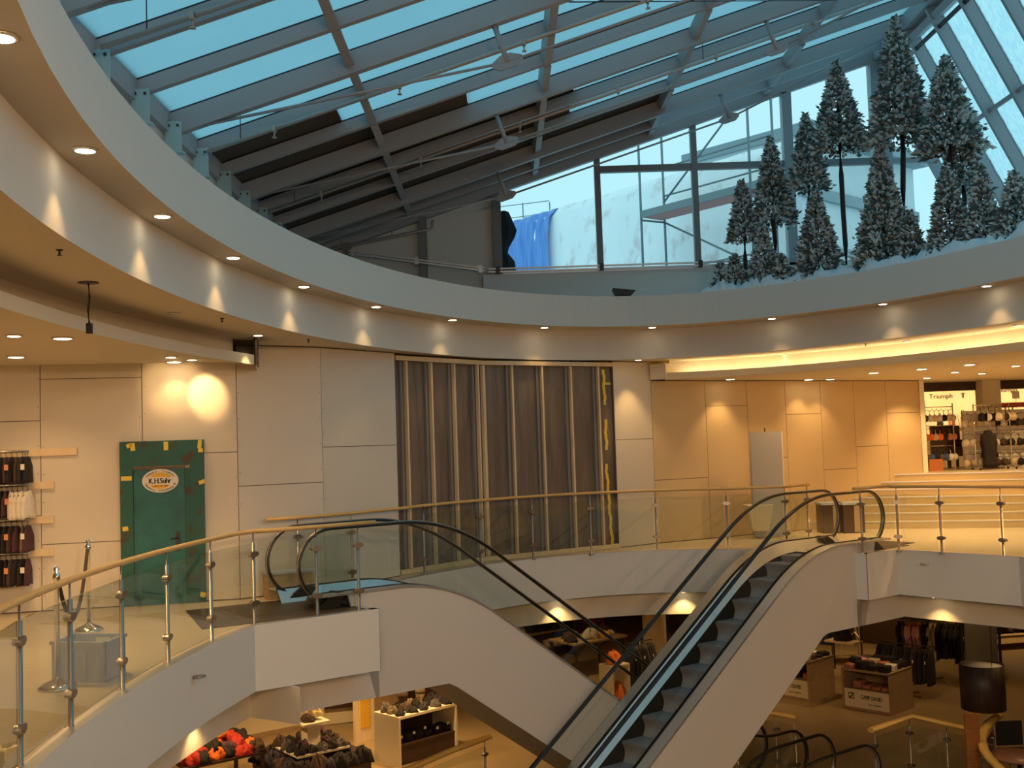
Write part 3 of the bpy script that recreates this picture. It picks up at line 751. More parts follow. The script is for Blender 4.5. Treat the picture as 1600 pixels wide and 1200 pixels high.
def tree(px, top, bot, wid, label, trunk_px=None, out=.55, group='frosted trees on the ring', seed=1, dz=4.40, shape=.95, base_px=None):
    # stand behind the lip of the ring, where the line of sight through px crosses it
    base = None
    for k in range(400):
        tt = 100 - .3 * k
        x, y = ell(RA[0] + out, RA[1] + out, tt)
        w = Vector((x, y, dz)) - _C
        q = (w.dot(ax[0]), w.dot(ax[1]), w.dot(ax[2])); sx = 800 + F_PX * q[0] / q[2]
        if base is None or abs(sx - px) < base[0]: base = (abs(sx - px), Vector((x, y, dz)), q[2])
    b, depth = base[1], base[2]
    tp = at_px(px, top, y=b.y).z; r = .84 * wid / 2 * depth / F_PX
    t = thing('frosted_tree', label, 'artificial tree', b, group)
    cb = max(dz + .05, at_px(px, bot, y=b.y).z)
    v, f, mi = crown_mesh(tp - cb, r, seed, droop=.35 if trunk_px else .10, tuft=min(.145, .08 + .055 * r), shape=shape)
    m = MB()
    m.v = [(x + b.x, y + b.y, z + cb) for x, y, z in v]; m.f = [tuple(q) for q in f]; m.mi = mi; m.sm = [False] * len(f)
    m.build('crown', [FROST, NEEDLE, NEEDLEB], t)
    m = MB(); rt = .032 + .022 * r if trunk_px else .025
    R = random.Random(seed); path = [b + Vector((R.uniform(-.02, .02), 0, (tp - dz) * q * .8)) for q in (0, .2, .4, .6, .8, 1)]
    m.sweep(path, [(rt * math.cos(j * PI / 4), rt * math.sin(j * PI / 4)) for j in range(8)]); m.build('trunk', BARK, t)
tl = [
 (1127, 410, 448, 26, 'tiny frosted fir, leftmost of the trees on the ring', None, .35),
 (1151, 396, 446, 44, 'small frosted fir just right of the tiny leftmost one', None, .45),
 (1166, 281, 368, 58, 'slim frosted tree on a bare dark stem, first stemmed tree from the left', 1, .7),
 (1196, 352, 440, 62, 'knee-high frosted fir in front of the second stemmed tree', None, .5),
 (1213, 216, 340, 78, 'frosted tree on a short bare stem, second stemmed tree from the left', 1, .95),
 (1221, 396, 444, 42, 'little frosted fir leaning against the knee-high fir', None, .32),
 (1271, 178, 286, 74, 'frosted tree on a bare stem, third stemmed tree from the left', 1, .95),
 (1281, 300, 434, 96, 'bushy frosted fir standing below the third stemmed tree', None, .5),
 (1324, 98, 222, 100, 'tall frosted tree on a long thin bare stem against the bright window', 1, .65),
 (1382, 230, 410, 108, 'big bushy frosted fir reaching the ground, widest of the low ones', None, .55),
 (1424, 330, 404, 60, 'small frosted fir tucked against the right side of the big bushy fir', None, .45),
 (1420, 30, 205, 118, 'tallest frosted tree with its tip at the skylight ridge', 1, .75),
 (1496, 88, 222, 118, 'tall broad frosted tree on a dark stem, rightmost of the stemmed trees', 1, .75),
 (1512, 195, 285, 84, 'frosted tree half hidden behind the rightmost stemmed tree', 1, 1.0),
 (1486, 262, 398, 84, 'bushy frosted fir at the foot of the rightmost stemmed tree', None, .5),
 (1541, 258, 386, 74, 'frosted fir second from the right edge of the ring display', None, .6),
 (1592, 268, 374, 84, 'frosted fir at the right edge of the ring display', None, .55)]
for i, (px, tp_, bt, wd, lab, tk, out) in enumerate(tl): tree(px, tp_, bt, wd, lab, tk, out, seed=11 + i)
# rumpled white fleece along the lip
m = MB(); N = 150; R = random.Random(3); i0 = 0
hs = [[R.random() for j in range(9)] for i in range(N + 1)]
for i in range(N + 1):
    t = 79 - 72 * i / N
    for j in range(9):
        o = (.0, .035, .10, .22, .36, .52, .7, .95, 1.25)[j]
        x, y = ell(RA[0] + o + .02 * R.random(), RA[1] + o + .02 * R.random(), t)
        env = min(1, i / 6)
        z = 4.405 + env * (.07 * math.sin(i * .55) * math.sin(i * .23 + j) + .12 * hs[i][j]  + (.03 if j else .0))
        if j == 0: z = 4.398
        m.v.append((x, y, max(4.396, z)))
for i in range(N):
    for j in range(8):
        a = i * 9 + j; m.f.append((a, a + 1, a + 10, a + 9)); m.mi.append(0); m.sm.append(True)
tag(m.build('snow_fleece', SNOW), 'rumpled white fleece laid as snow under the frosted trees', 'fake snow')

# ================================================================ DOWNLIGHTS
def downlight(name, label, p, aim, watts, angle, group, r=.055, face=BULB, blend=.65, c=WARM, dark=False):
    p = Vector(p); t = thing(name, label, 'downlight', p, group)
    m = MB(); m.lathe(p, [(r * 1.30, 0), (r * 1.30, -.008), (r * 1.02, -.012), (r * 1.0, -.002)], 20); m.build('trim_ring', RING, t)
    m = MB(); m.lathe(p, [(0, -.0150), (r * .8, -.0145), (r * .98, -.0115)], 20) ; m.build('lamp', face if not dark else RING, t)
    if watts: spot('downlight_beam', p - ZV * .02, aim, watts, angle, blend, c, parent=t)
    return t
th = [-155.59, -167.235, -178.83, 169.54, 157.0, 143.258, 128.035, 109.374, 88.08, 66.58, 49.41, 35.866, 23, 10, -4, -18, -32, -50]
for i, a in enumerate(th):
    x, y = ell(5.214, 9.868, a)
    lab = '%s ring downlight along the ledge below the skylight, counted from the left edge' % ORD[i]
    if i < 12: downlight('ring_downlight', lab, (x, y, 3.864), (x, y, 0), 7.5, 80, 'ring downlights', .062)
def wall_pt(px, z=3.0): return at_px(px[0], px[1], z)
# left, lowered ceiling
for px, lab, w, ag, aim in (
  ((98, 530), 'round lit downlight near the clothes rails, lying lowest in the left lowered ceiling', 60, 130, None),
  ((25, 559), 'flat lit downlight next to the wall above the clothes rails', 26, 110, 'w'),
  ((274, 568), 'flat lit downlight against the wall straight above the teal door', 9, 95, 'w'),
  ((267, 559), 'swivel spotlight above the teal door, left of two', 12, 52, (269, 596)),
  ((300, 563), 'swivel spotlight above the teal door, right of two, glaring on the wall', 34, 46, (322, 612)),
  ((22, 526), 'faint small downlight at the left edge of the lowered ceiling', 0, 60, None)):
    p = at_px(px[0], px[1], 3.095); p.z = 3.108
    d = (Vector((*WL[1], 0)) - Vector((*WL[0], 0))).normalized(); nn = Vector((-d.y, d.x, 0))
    dist = (Vector((*WL[0], 0)) - Vector((p.x, p.y, 0))).dot(nn)
    if aim and dist < .25: p -= nn * (.25 - dist)
    a = (p - ZV * 3) if aim is None else hgt(*aim, WL[0], WL[1]) if isinstance(aim, tuple) else p + nn * (.55 if ag < 70 else .25) - ZV * 1.6
    t = downlight('ceiling_downlight', lab, p, a, w, ag, None, .085 if ag > 70 else .06)
for px, lab, w in (((272, 489), 'unlit swivel spotlight in the curved gallery ceiling near the hanging cable', 0), ((403, 523), 'lit spotlight in the curved gallery ceiling above the cut end of the lowered ring', 30), ((1018, 567), 'lit spotlight in the gallery ceiling beside the yellow taped ring end', 26)):
    p = at_px(px[0], px[1], 3.34); q = p - ZV * 2
    if px[0] > 900: p = Vector((2.45, 19.35, 3.34)); q = Vector((2.55, 19.6, 0))
    downlight('ceiling_downlight', lab, (p.x, p.y, 3.338), q, w, 75, None, .055, dark=(w == 0))
for px, lab, w in (((1141, 592), 'flat downlight in the right lowered ceiling, leftmost of its row', 22), ((1235, 595), 'flat downlight close to the right wall above the grey panel', 14), ((1297, 592), 'flat downlight beside the right wall, between the grey panel and the shop', 14), ((1365, 582), 'flat downlight before the right wall, nearest the shop opening', 25), ((1515, 569), 'flat downlight in front of the underwear shop', 40), ((1440, 576), 'swivel spotlight on the corner of the shop opening', 40)):
    p = at_px(px[0], px[1], 3.0)
    d = (Vector((*WR[2], 0)) - Vector((*WR[1], 0))).normalized(); nn = Vector((-d.y, d.x, 0))
    dist = (Vector((*WR[1], 0)) - Vector((p.x, p.y, 0))).dot(nn)
    if p.x < 9 and dist < .35: p -= nn * (.35 - dist)
    downlight('ceiling_downlight', lab, (p.x, p.y, 2.998), p - ZV * 3 + nn * .3, w, 85, None, .085)
for i, px in enumerate(((1226, 554), (1417, 533), (1590, 508))):
    p = at_px(px[0], px[1], 3.34)
    downlight('ceiling_downlight', '%s dim swivel spotlight in the strip of ceiling above the lit cove, from the left' % ORD[i], (p.x, p.y, 3.338), p - ZV, 6, 80, 'spotlights above the cove', .055, BULB2)
# spotlights washing the lower fascia under the gallery slab
for i, px in enumerate(((888, 944), (1068, 928), (1455, 934), (342, 1112))):
    z = -.71
    if i < 2: p = at_px(px[0], px[1] - 3, z)
    else: p = at_px(px[0], px[1], z)
    p.z = z - .003
    if i < 2:
        aa = math.atan2((p.y - CY) / 9.66, (p.x - CX) / 5.58); p = Vector((CX + 5.74 * math.cos(aa), CY + 9.82 * math.sin(aa), z - .003))
    elif i == 3:
        aa = math.atan2((p.y - CY) / 9.66, (p.x - CX) / 5.58); p = Vector((CX + 5.74 * math.cos(aa), CY + 9.82 * math.sin(aa), z - .003))
    else: p = p + Vector((.10, .13, 0))
    downlight('fascia_downlight', ('downlight under the far gallery slab, left of the crossing handrails', 'downlight under the far gallery slab, right of the crossing handrails', 'downlight under the right gallery slab above the clothes racks', 'downlight under the left gallery slab above the heap of bright clothes')[i], p, p - ZV * 3, 9 if i == 3 else 15, 104, None, .05)
# general downlights of the halls, seen small or out of frame
def plain(x, y, z, w, ag=120): return spot('hall_downlight_beam', (x, y, z), (x, y, z - 3), w, ag, .8, WARM2, .06)
# ================================================================ RAILINGS
RAILP = [(.036 * math.cos(2 * PI * j / 12), .024 * math.sin(2 * PI * j / 12)) for j in range(12)]
def railing(name, label, path, posts, z0=0., h=1.0, group=None, glass=True, skip=(), wide=1., rail_path=None, railz=1.03):
    """wooden rail on steel posts with clamped panes; posts = indices of stations (points) along path"""
    POSTS = {}
    P = [Vector((*p, z0)) for p in path]; t = thing(name, label, 'railing', P[0], group)
    rp = [Vector((*p, z0 + railz)) for p in (rail_path or path)]
    MB().sweep(rp, [(x * wide, y * wide) for x, y in RAILP]).build('handrail', WOOD_LIT if z0 < -1 else WOOD, t)
    for p in posts:
        b = Vector((*p, z0))
        m = MB(); m.lathe(b, [(.045, 0), (.045, .012), (.019, .016), (.019, h - .10), (.008, h - .095), (.008, h + .015)], 12); po = m.build('post', STEEL, t); POSTS[tuple(round(q, 4) for q in b)] = po
    for a, b in zip(posts[:-1], posts[1:]):
        if (tuple(a), tuple(b)) in skip: continue
        a3, b3 = Vector((*a, z0)), Vector((*b, z0)); d = b3 - a3; L = d.length
        if L < .2 or not glass: continue
        d.normalize(); nn = Vector((-d.y, d.x, 0)); c = (a3 + b3) / 2
        MB().obox(c + ZV * .48, d * (L / 2 - .05), nn * .006, ZV * .43).build('glass_pane', GLASS, t)
    for p in posts:                                     # clamps sit on the posts
        b = Vector((*p, z0)); k = min(range(len(posts)), key=lambda i: (Vector((*posts[i], z0)) - b).length)
        q0, q1 = posts[max(k - 1, 0)], posts[min(k + 1, len(posts) - 1)]
        d = (Vector((*q1, 0)) - Vector((*q0, 0))).normalized(); nn = Vector((-d.y, d.x, 0))
        for z in (.24, .78):
            pr = [(.065 * math.cos(j * PI / 8) * (1.0), .032 * math.sin(j * PI / 8)) for j in range(16)]
            m = MB(); m.extrude(pr, b + ZV * z, d, ZV, nn, -.026, .026); m.build('clamp', STEEL, POSTS[tuple(round(q, 4) for q in b)])
    return t
RP = (5.68, 9.72)
tl_ = 238.0; pa = []
def arc_param(r, x=None, y=None, left=True):
    return None
lp = [ell(*RP, 240 - (240 - 162.5) * i / 60) for i in range(61)]
lend = sn2(6.62, 11.39)
lpath = lp + [(-2.82, 12.22), sn2(5.3, 11.39), lend]
# left rail: posts measured along the slab edge
lposts = [ell(*RP, q) for q in (224, 219, 213.5, 207.5, 202)] + [(-3.06, 6.89), (-3.13, 7.86), (-3.17, 9.02), (-3.14, 10.13), (-3.03, 11.21), (-2.82, 12.2), (-2.2, 12.64), sn2(6.38, 11.39)]
railing('glass_railing', 'curved glass railing with wooden handrail along the left gallery, beside the grey crate', lpath, lposts)
fpath = [sn2(6.05, 13.2), sn2(6.5, 13.2), sn2(7.0, 13.25), (-1.45, 15.95)] + [ell(*RP, 132.5 - (132.5 - 77) * i / 40) for i in range(41)] + [(4.3, 18.52), sn2(14.85, 11.95), sn2(15.6, 11.95)]
fposts = [sn2(6.5, 13.2), sn2(7.3, 13.2), (-1.24, 16.4), (-.42, 17.27), (.43, 18.02), (1.42, 18.45), (2.57, 18.73), (3.76, 18.60), sn2(14.95, 11.95), sn2(15.55, 11.95)]
railing('glass_railing', 'glass railing with wooden handrail on the far gallery before the brown film wall', fpath, fposts, skip=((sn2(7.3, 13.2), (-1.24, 16.4)),))
rpath = [sn2(14.75, 10.34), sn2(15.50, 10.34), (6.22, 17.30), (6.75, 16.86), (7.55, 16.08), (7.85, 15.3), (8.0, 13.0)]
rpath = [sn2(14.62, 10.34), sn2(15.52, 10.36), (6.22, 17.32), (7.58, 16.04), (7.9, 14.5), (8.0, 13.0)]
rposts = [sn2(14.78, 10.34), (6.2, 17.30), (6.70, 16.84), (7.37, 16.22), (7.88, 14.6)]
railing('glass_railing', 'glass railing with wooden handrail on the right gallery in front of the stairs', rpath, rposts)
q = lambda px, py: at_px(px, py, LOW + 1.05).to_2d()[:]
l1 = [(-2.6, 15.6), (-2.1, 16.3), q(640, 1200), q(700, 1174), q(765, 1150)]
railing('glass_railing', 'lower hall railing with orange-lit wooden rail beside the white display table', l1, [l1[0], q(660, 1190), q(757, 1153)], LOW, railz=1.04, wide=1.8)
l2 = [q(1150, 1108), q(1210, 1114), q(1245, 1120)]
railing('glass_railing', 'short lower hall railing end behind the rising escalator, left of the lower escalators', l2, [l2[0], q(1212, 1115), q(1242, 1120)], LOW, railz=1.04, wide=1.7)
l3 = [q(1360, 1140), q(1425, 1118), q(1530, 1142), (7.9, 18.3)]
railing('glass_railing', 'lower hall railing with bent wooden rail between the escalator and the curved rail', l3, [q(1366, 1139), q(1420, 1120), q(1478, 1130), q(1522, 1141)], LOW, railz=1.04, wide=1.7)
cr = [q(1562, 1117), q(1550, 1126), q(1538, 1141), q(1534, 1156), q(1538, 1172), q(1548, 1187), q(1560, 1198), q(1580, 1222)]
railing('curved_railing', 'thick curved wooden rail at the bottom right corner of the lower hall', cr, [cr[1], cr[3], cr[6]], LOW, railz=1.05, wide=2.0)

# ================================================================ ESCALATORS
INC = .70
def prof_z(s, knee, z0, dr, rnd_=.75, drop=None):
    u = (s - knee) * dr
    z = z0 if u < -rnd_ else (z0 - INC * u if u > rnd_ else z0 - INC * (u + rnd_) ** 2 / (4 * rnd_))
    if drop is not None:
        v = u - drop / INC
        zl = z0 - drop
        if v > rnd_: z = zl
        elif v > -rnd_: z = zl + INC * (rnd_ - v) ** 2 / (4 * rnd_)
    return z
def escalator(label, dr, n0, s_new, kh, kd, kb, base=0., s_bot=None, low=None, steps=True, cat='escalator', short=None, flat=1.9):
    """dr +1: runs down along +s. n0: near cladding face. Handrails at n0 + .2 and n0 + 1.07"""
    drop = 4.0 if low is None else low; W_ = 1.27
    hs = [n0 + .20, n0 + W_ - .20]
    s_end = kh + dr * (drop / INC + flat)
    t = thing('escalator', label, cat, sn(kh, n0 + W_ / 2, base), None)
    ts = lambda a, b, st: [a + dr * st * i for i in range(int(abs(b - a) / st) + 1)]
    # claddings
    bs = ts(kb - dr * 2.35, s_end, .2)
    for nn0, nn1 in ((n0, n0 + .035), (n0 + W_ - .035, n0 + W_)):
        m = MB()
        top = [(s, prof_z(s, kd, .15, dr, .75, drop)) for s in ts(s_new + dr * .55, s_end, .12)]
        bot = [(s, prof_z(s, kb, -1.13, dr, .02, drop)) for s in ts(s_new + dr * .9, s_end, .12)]
        bot = [(s, max(z, -drop + (-.05 if low is None else -.3))) for s, z in bot]
        i0 = len(m.v); k = min(len(top), len(bot)); top, bot = top[:k], bot[:k]
        cols = [(a, b) for a, b in zip(top, bot)]
        for (sa_, za), (sb_, zb_) in cols:
            for nn in (nn0, nn1): m.v.append(tuple(sn(sa_, nn, za + base))); m.v.append(tuple(sn(sb_, nn, zb_ + base)))
        for i in range(k - 1):
            a = i0 + 4 * i
            for q in ((a, a + 4, a + 5, a + 1), (a + 2, a + 3, a + 7, a + 6), (a, a + 2, a + 6, a + 4), (a + 1, a + 5, a + 7, a + 3)): m.f.append(q); m.mi.append(0); m.sm.append(False)
        m.f.append((i0, i0 + 1, i0 + 3, i0 + 2)); m.mi.append(0); m.sm.append(False)
        m.build('side_cladding', CLADW, t)
    m = MB()                                            # underside
    bl = [(s, max(prof_z(s, kb, -1.13, dr, .02, drop), -drop)) for s in ts(s_new + dr * .9, s_end, .12)]
    for (a, za), (b, zb_) in zip(bl[:-1], bl[1:]): m.face([sn(a, n0 + .03, za + base), sn(b, n0 + .03, zb_ + base), sn(b, n0 + W_ - .03, zb_ + base), sn(a, n0 + W_ - .03, za + base)])
    m.build('underside', CLADW, t)
    # decks and skirts
    for i, hn in enumerate(hs):
        m = MB(); pth = [sn(s, 0, prof_z(s, kd, .165, dr, .75, drop) + base) for s in ts(s_new + dr * .12, s_end, .1)]
        inner = n0 + .335 if i == 0 else n0 + W_ - .335; outer = n0 - .012 if i == 0 else n0 + W_ + .012; sg_ = 1 if i == 0 else -1
        q0, q1 = (outer - hn, hn * 0 - .018 * sg_)
        m.side_sweep([p + NV * hn for p in pth], [(q0, -.012), (q1, -.012), (q1, .012), (q0, .012)], NV, 0, False)
        m.build('outer_deck', ALU, t)
        m = MB()
        for a, b in zip(pth[:-1], pth[1:]):
            m.face([a + NV * (hn + .018 * sg_) + ZV * .01, b + NV * (hn + .018 * sg_) + ZV * .01, b + NV * inner - ZV * .16, a + NV * inner - ZV * .16])
        m.build('inner_deck', ALU, t)
        m = MB()
        for a, b in zip(pth[:-1], pth[1:]): m.face([a + NV * inner - ZV * .16, b + NV * inner - ZV * .16, b + NV * inner - ZV * .5, a + NV * inner - ZV * .5])
        for dn in (-.018, .018): m.side_sweep([p + NV * (hn + dn) + ZV * .014 for p in pth], [(-.006, -.006), (.006, -.006), (.006, .006), (-.006, .006)], NV, 0, False)
        m.build('skirt', DARKM, t)
        # newel foot
        m = MB(); e0 = s_new - dr * .05
        pl = [(0, .0), (.42, .0), (.60, .165), (.42, .19), (.28, .12), (.12, .0)]
        m.extrude([((e0 - s_new) * 0 + dr * (x + .05), z) for x, z in pl], sn(s_new, hn, base), EV, ZV, NV, -.10, .10); m.build('newel_foot', DARKM, t)
        # handrail with the round newel end
        c_s, c_z, r_ = s_new + dr * .43, .52, .43; path = []
        for k in range(15):
            an = math.radians(-105 - 165 * k / 14) if True else 0
            path.append((c_s + dr * r_ * math.cos(an), c_z + r_ * math.sin(an)))
        path = [(s_new + dr * .58, .10)] + path
        path += [(s, prof_z(s, kh, .95, dr, .75, drop)) for s in ts(s_new + dr * .62, s_end, .12)]
        ce = s_end; zz = .95 - drop
        if short is None: path += [(ce + dr * .43 * math.sin(math.radians(a)), zz - .43 + .43 * math.cos(math.radians(a))) for a in range(20, 181, 20)]
        pr = [(.042 * math.cos(2 * PI * j / 10), .021 * math.sin(2 * PI * j / 10)) for j in range(10)]
        MB().side_sweep([sn(s, hn, z + base) for s, z in path], pr, NV).build('handrail', RUBBER, t)
        m = MB(); m.side_sweep([sn(s, hn, z + base) for s, z in path], [(x * .55, y * .5 - .018) for x, y in pr], NV); m.build('handrail_guide', STEEL, t)
        # balustrade panes
        br = [s_new + dr * .02, kh - dr * .95] + [kh + dr * (.1 + 1.75 * k) for k in range(9)]
        br = [s for s in br if (s_end - s) * dr > .2] + [s_end]
        for a, b in zip(br[:-1], br[1:]):
            m = MB(); st_ = [a + (b - a) * k / 10 + (dr * .004 if k == 0 else (-dr * .004 if k == 10 else 0)) for k in range(11)]
            for u, v in zip(st_[:-1], st_[1:]):
                def lo(s): return prof_z(s, kd, .17, dr, .75, drop)
                def hi(s):
                    x = (s - s_new) * dr
                    return (c_z + math.sqrt(max(0, r_ ** 2 - (r_ - x) ** 2)) - .02) if x < .43 else prof_z(s, kh, .93, dr, .75, drop)
                def lo2(s):
                    x = (s - s_new) * dr
                    return max(lo(s), c_z - math.sqrt(max(0, r_ ** 2 - (r_ - x) ** 2))) if x < .43 else lo(s)
                m.face([sn(u, hn, lo2(u) + base), sn(v, hn, lo2(v) + base), sn(v, hn, hi(v) + base), sn(u, hn, hi(u) + base)])
            m.build('glass_balustrade', GLASS, t)
    # steps
    if steps:
        ks = kh; k = 0; n_st = int((drop / INC) / .4) + 5
        for i in range(n_st):
            s = ks - dr * .9 + dr * .4 * i + dr * .13; z = prof_z(s + dr * .40, ks, 0, dr, .5, drop)
            if (s - s_end) * dr > -.1: break
            pl = [(0, -.008), (.40, -.008), (.405, -.04)] + [(.405 - .05 * math.sin(PI * q / 6) , -.04 - .26 * q / 6) for q in range(1, 7)] + [(.30, -.32), (.0, -.05)]
            m = MB(); m.extrude([(dr * x, y) for x, y in pl], sn(s, n0 + W_ / 2, z + base), EV, ZV, NV, -.295, .295)
            ntri = len(pl) - 2
            for q in range(2 * ntri + 2, 2 * ntri + 8): m.mi[q] = 1
            m.build('step', [STEPD, RISER], t)
    m = MB(); m.obox(sn(s_new + dr * .25, n0 + W_ / 2, base + .004), EV * 1.15, NV * .42, ZV * .006); m.build('landing_plate', PLATE, t)
    m = MB(); m.obox(sn(s_new + dr * 1.30, n0 + W_ / 2, base + .008), EV * .10, NV * .30, ZV * .008); m.build('comb', ALU, t)
    return t
le = escalator('escalator falling away to the right from the left landing, below the brown film wall', 1, 11.78, 5.90, 8.11, 7.95, 7.91, flat=1.0)
m = MB(); m.obox(sn(6.20, 11.78 + .62, -.925), EV * .65, NV * .62, ZV * .205); m.build('landing_box', CLADW, le)
re_ = escalator('escalator climbing to the right landing with grey steps in full view', -1, 10.45, 15.82, 13.70, 13.66, 13.89)
m = MB(); m.obox(sn(15.33, 10.45 + .62, -.925), EV * .62, NV * .62, ZV * .205); m.build('landing_box', CLADW, re_)
# dark entrance mats in front of both flights
tag(MB().prism([sn2(4.55, 11.6), sn2(6.55, 11.45), sn2(6.5, 13.0), sn2(4.95, 13.15)], .001, .008).build('entrance_mat', PLATE), 'dark mat on the left landing before the falling escalator', 'mat')
tag(MB().prism([sn2(15.2, 10.5), sn2(16.3, 10.5), sn2(16.5, 11.7), sn2(15.2, 11.7)], .001, .008).build('entrance_mat', PLATE), 'dark mat on the right landing before the climbing escalator', 'mat')
escalator('lower escalator sinking below the hall floor at the bottom right, between two wooden rails', -1, 10.45, 15.37, 13.25, 13.21, 13.44, base=LOW, low=3.9)
# ================================================================ GOODS: builders
def garment(name, label, top, wd, w, h, th, col, group=None, cat='garment', sleeves=False, seed=0, hook=True, parent=None):
    """piece of clothing on a hanger: wd = direction of the shoulders"""
    R = random.Random(seed); top = Vector(top); wd = Vector(wd).normalized(); tn = wd.cross(ZV)
    t = thing(name, label, cat, top, group); m = MB(); N = 14; lev = 8; i0 = 0
    ph = R.random() * 6
    for j in range(lev + 1):
        f = j / lev; hw = w / 2 * (.55 + .45 * min(1, f * 4) + .06 * f); ht = th / 2 * (.5 + .5 * min(1, f * 3) + .25 * f)
        z = -.05 - h * f + (0 if f > 0 else .02)
        for k in range(N):
            a = 2 * PI * k / N; x = hw * math.cos(a); y = ht * math.sin(a) * (1 + .25 * math.sin(3 * a + ph + f * 2))
            dz = -.22 * abs(x) * (1 - f) + .012 * math.sin(4 * a + ph) * f
            m.v.append(tuple(top + wd * x + tn * y + ZV * (z + dz)))
    for j in range(lev):
        for k in range(N):
            a = j * N + k; b = j * N + (k + 1) % N; m.f.append((a, b, b + N, a + N)); m.mi.append(0); m.sm.append(True)
    m.f.append(tuple(range(N))[::-1]); m.f.append(tuple(lev * N + k for k in range(N))); m.mi += [0, 0]; m.sm += [False, False]
    if sleeves:
        for sx in (-1, 1):
            m.tube([top + wd * sx * w * .42 - ZV * .13, top + wd * sx * w * .56 - ZV * (h * .4), top + wd * sx * w * .54 - ZV * (h * .78)], .05, 8)
    m.build('cloth', cloth(col), t)
    if hook:
        m = MB(); m.tube([top + wd * .0 - ZV * .045, top + ZV * .0, top + tn * .012 + ZV * .02, top + tn * .0 + ZV * .032, top - tn * .014 + ZV * .02], .004, 5)
        m.tube([top - wd * w * .4 - ZV * .10, top - ZV * .035, top + wd * w * .4 - ZV * .10], .006, 5); m.build('hanger', DARKM, t)
    return t
def tagcard(t, p, wd, w=.03, h=.05, col=None):
    wd = Vector(wd).normalized(); tn = wd.cross(ZV); MB().obox(p, wd * w / 2, tn * .002, ZV * h / 2).build('price_tag', col or PAPER, t)
def folded(name, label, c, a, w, d, h, col, group=None, cat='folded garment', seed=0):
    R = random.Random(seed); c = Vector(c); a = Vector(a).normalized(); b = Vector((-a.y, a.x, 0)); m = MB(); N = 20; nl = max(2, int(h / .035)); lev = [((k + o) / nl, kk) for k in range(nl) for o, kk in ((.0, .95), (.25, 1), (.8, 1))] + [(1, .95)]
    for z, k in lev:
        for i in range(N):
            an = 2 * PI * i / N; cx_, sy = math.cos(an), math.sin(an); e = 9; q = (abs(cx_) ** e + abs(sy) ** e) ** (-1 / e)
            m.v.append(tuple(c + a * (cx_ * q * w / 2 * k) + b * (sy * q * d / 2 * k) + ZV * (z * h + (.008 * math.sin(an * 3 + seed) if z == 1 else 0))))
    L = len(lev)
    for j in range(L - 1):
        for i in range(N): m.f.append((j * N + i, j * N + (i + 1) % N, (j + 1) * N + (i + 1) % N, (j + 1) * N + i)); m.mi.append(0); m.sm.append(True)
    m.f.append(tuple(range(N))[::-1]); m.f.append(tuple((L - 1) * N + i for i in range(N))); m.mi += [0, 0]; m.sm += [False, True]
    return tag(m.build(name, cloth(col)), label, cat, group)
def crumple(name, label, c, w, d, h, col, group=None, cat='garment', seed=0, rot=0.):
    """loosely thrown piece of clothing: soft lump with folds"""
    R = random.Random(seed); c = Vector(c); m = MB(); N = 24; lev = 8; ph = [R.random() * 6 for _ in range(5)]
    ca, sa_ = math.cos(rot), math.sin(rot)
    for j in range(lev + 1):
        f = j / lev; k = math.cos(f * PI / 2) ** .55 if j < lev else .04
        for i in range(N):
            an = 2 * PI * i / N; q = k * (1 + .16 * math.sin(2 * an + ph[0]) + .13 * math.sin(5 * an + ph[1] + 4 * f))
            q *= 1 + R.uniform(-.09, .09); x, y = w / 2 * q * math.cos(an), d / 2 * q * math.sin(an)
            z = h * math.sin(f * PI / 2) * (1 + .26 * math.sin(3 * an + ph[2]) + .20 * math.sin(7 * an + ph[3] + 2 * f) + R.uniform(-.10, .10))
            m.v.append((c.x + x * ca - y * sa_, c.y + x * sa_ + y * ca, c.z + max(0, z)))
    for j in range(lev):
        for i in range(N): m.f.append((j * N + i, j * N + (i + 1) % N, (j + 1) * N + (i + 1) % N, (j + 1) * N + i)); m.mi.append(0); m.sm.append(True)
    m.f.append(tuple(range(N))[::-1]); m.mi.append(0); m.sm.append(False)
    m.f.append(tuple(lev * N + i for i in range(N))); m.mi.append(0); m.sm.append(True)
    return tag(m.build(name, cloth(col)), label, cat, group)
BLK = (.018, .014, .016); NAVY = (.03, .025, .04); PURP = (.075, .03, .045); BRN = (.07, .04, .028); WHT = (.72, .66, .58); CRM = (.62, .50, .34); ORG = (.85, .17, .02); REDC = (.42, .03, .02); PINK = (.80, .38, .45); GRN = (.25, .55, .03); GREY = (.10, .085, .08); KHAKI = (.15, .11, .06); BLUE = (.05, .10, .30); TERRA = (.50, .20, .12)

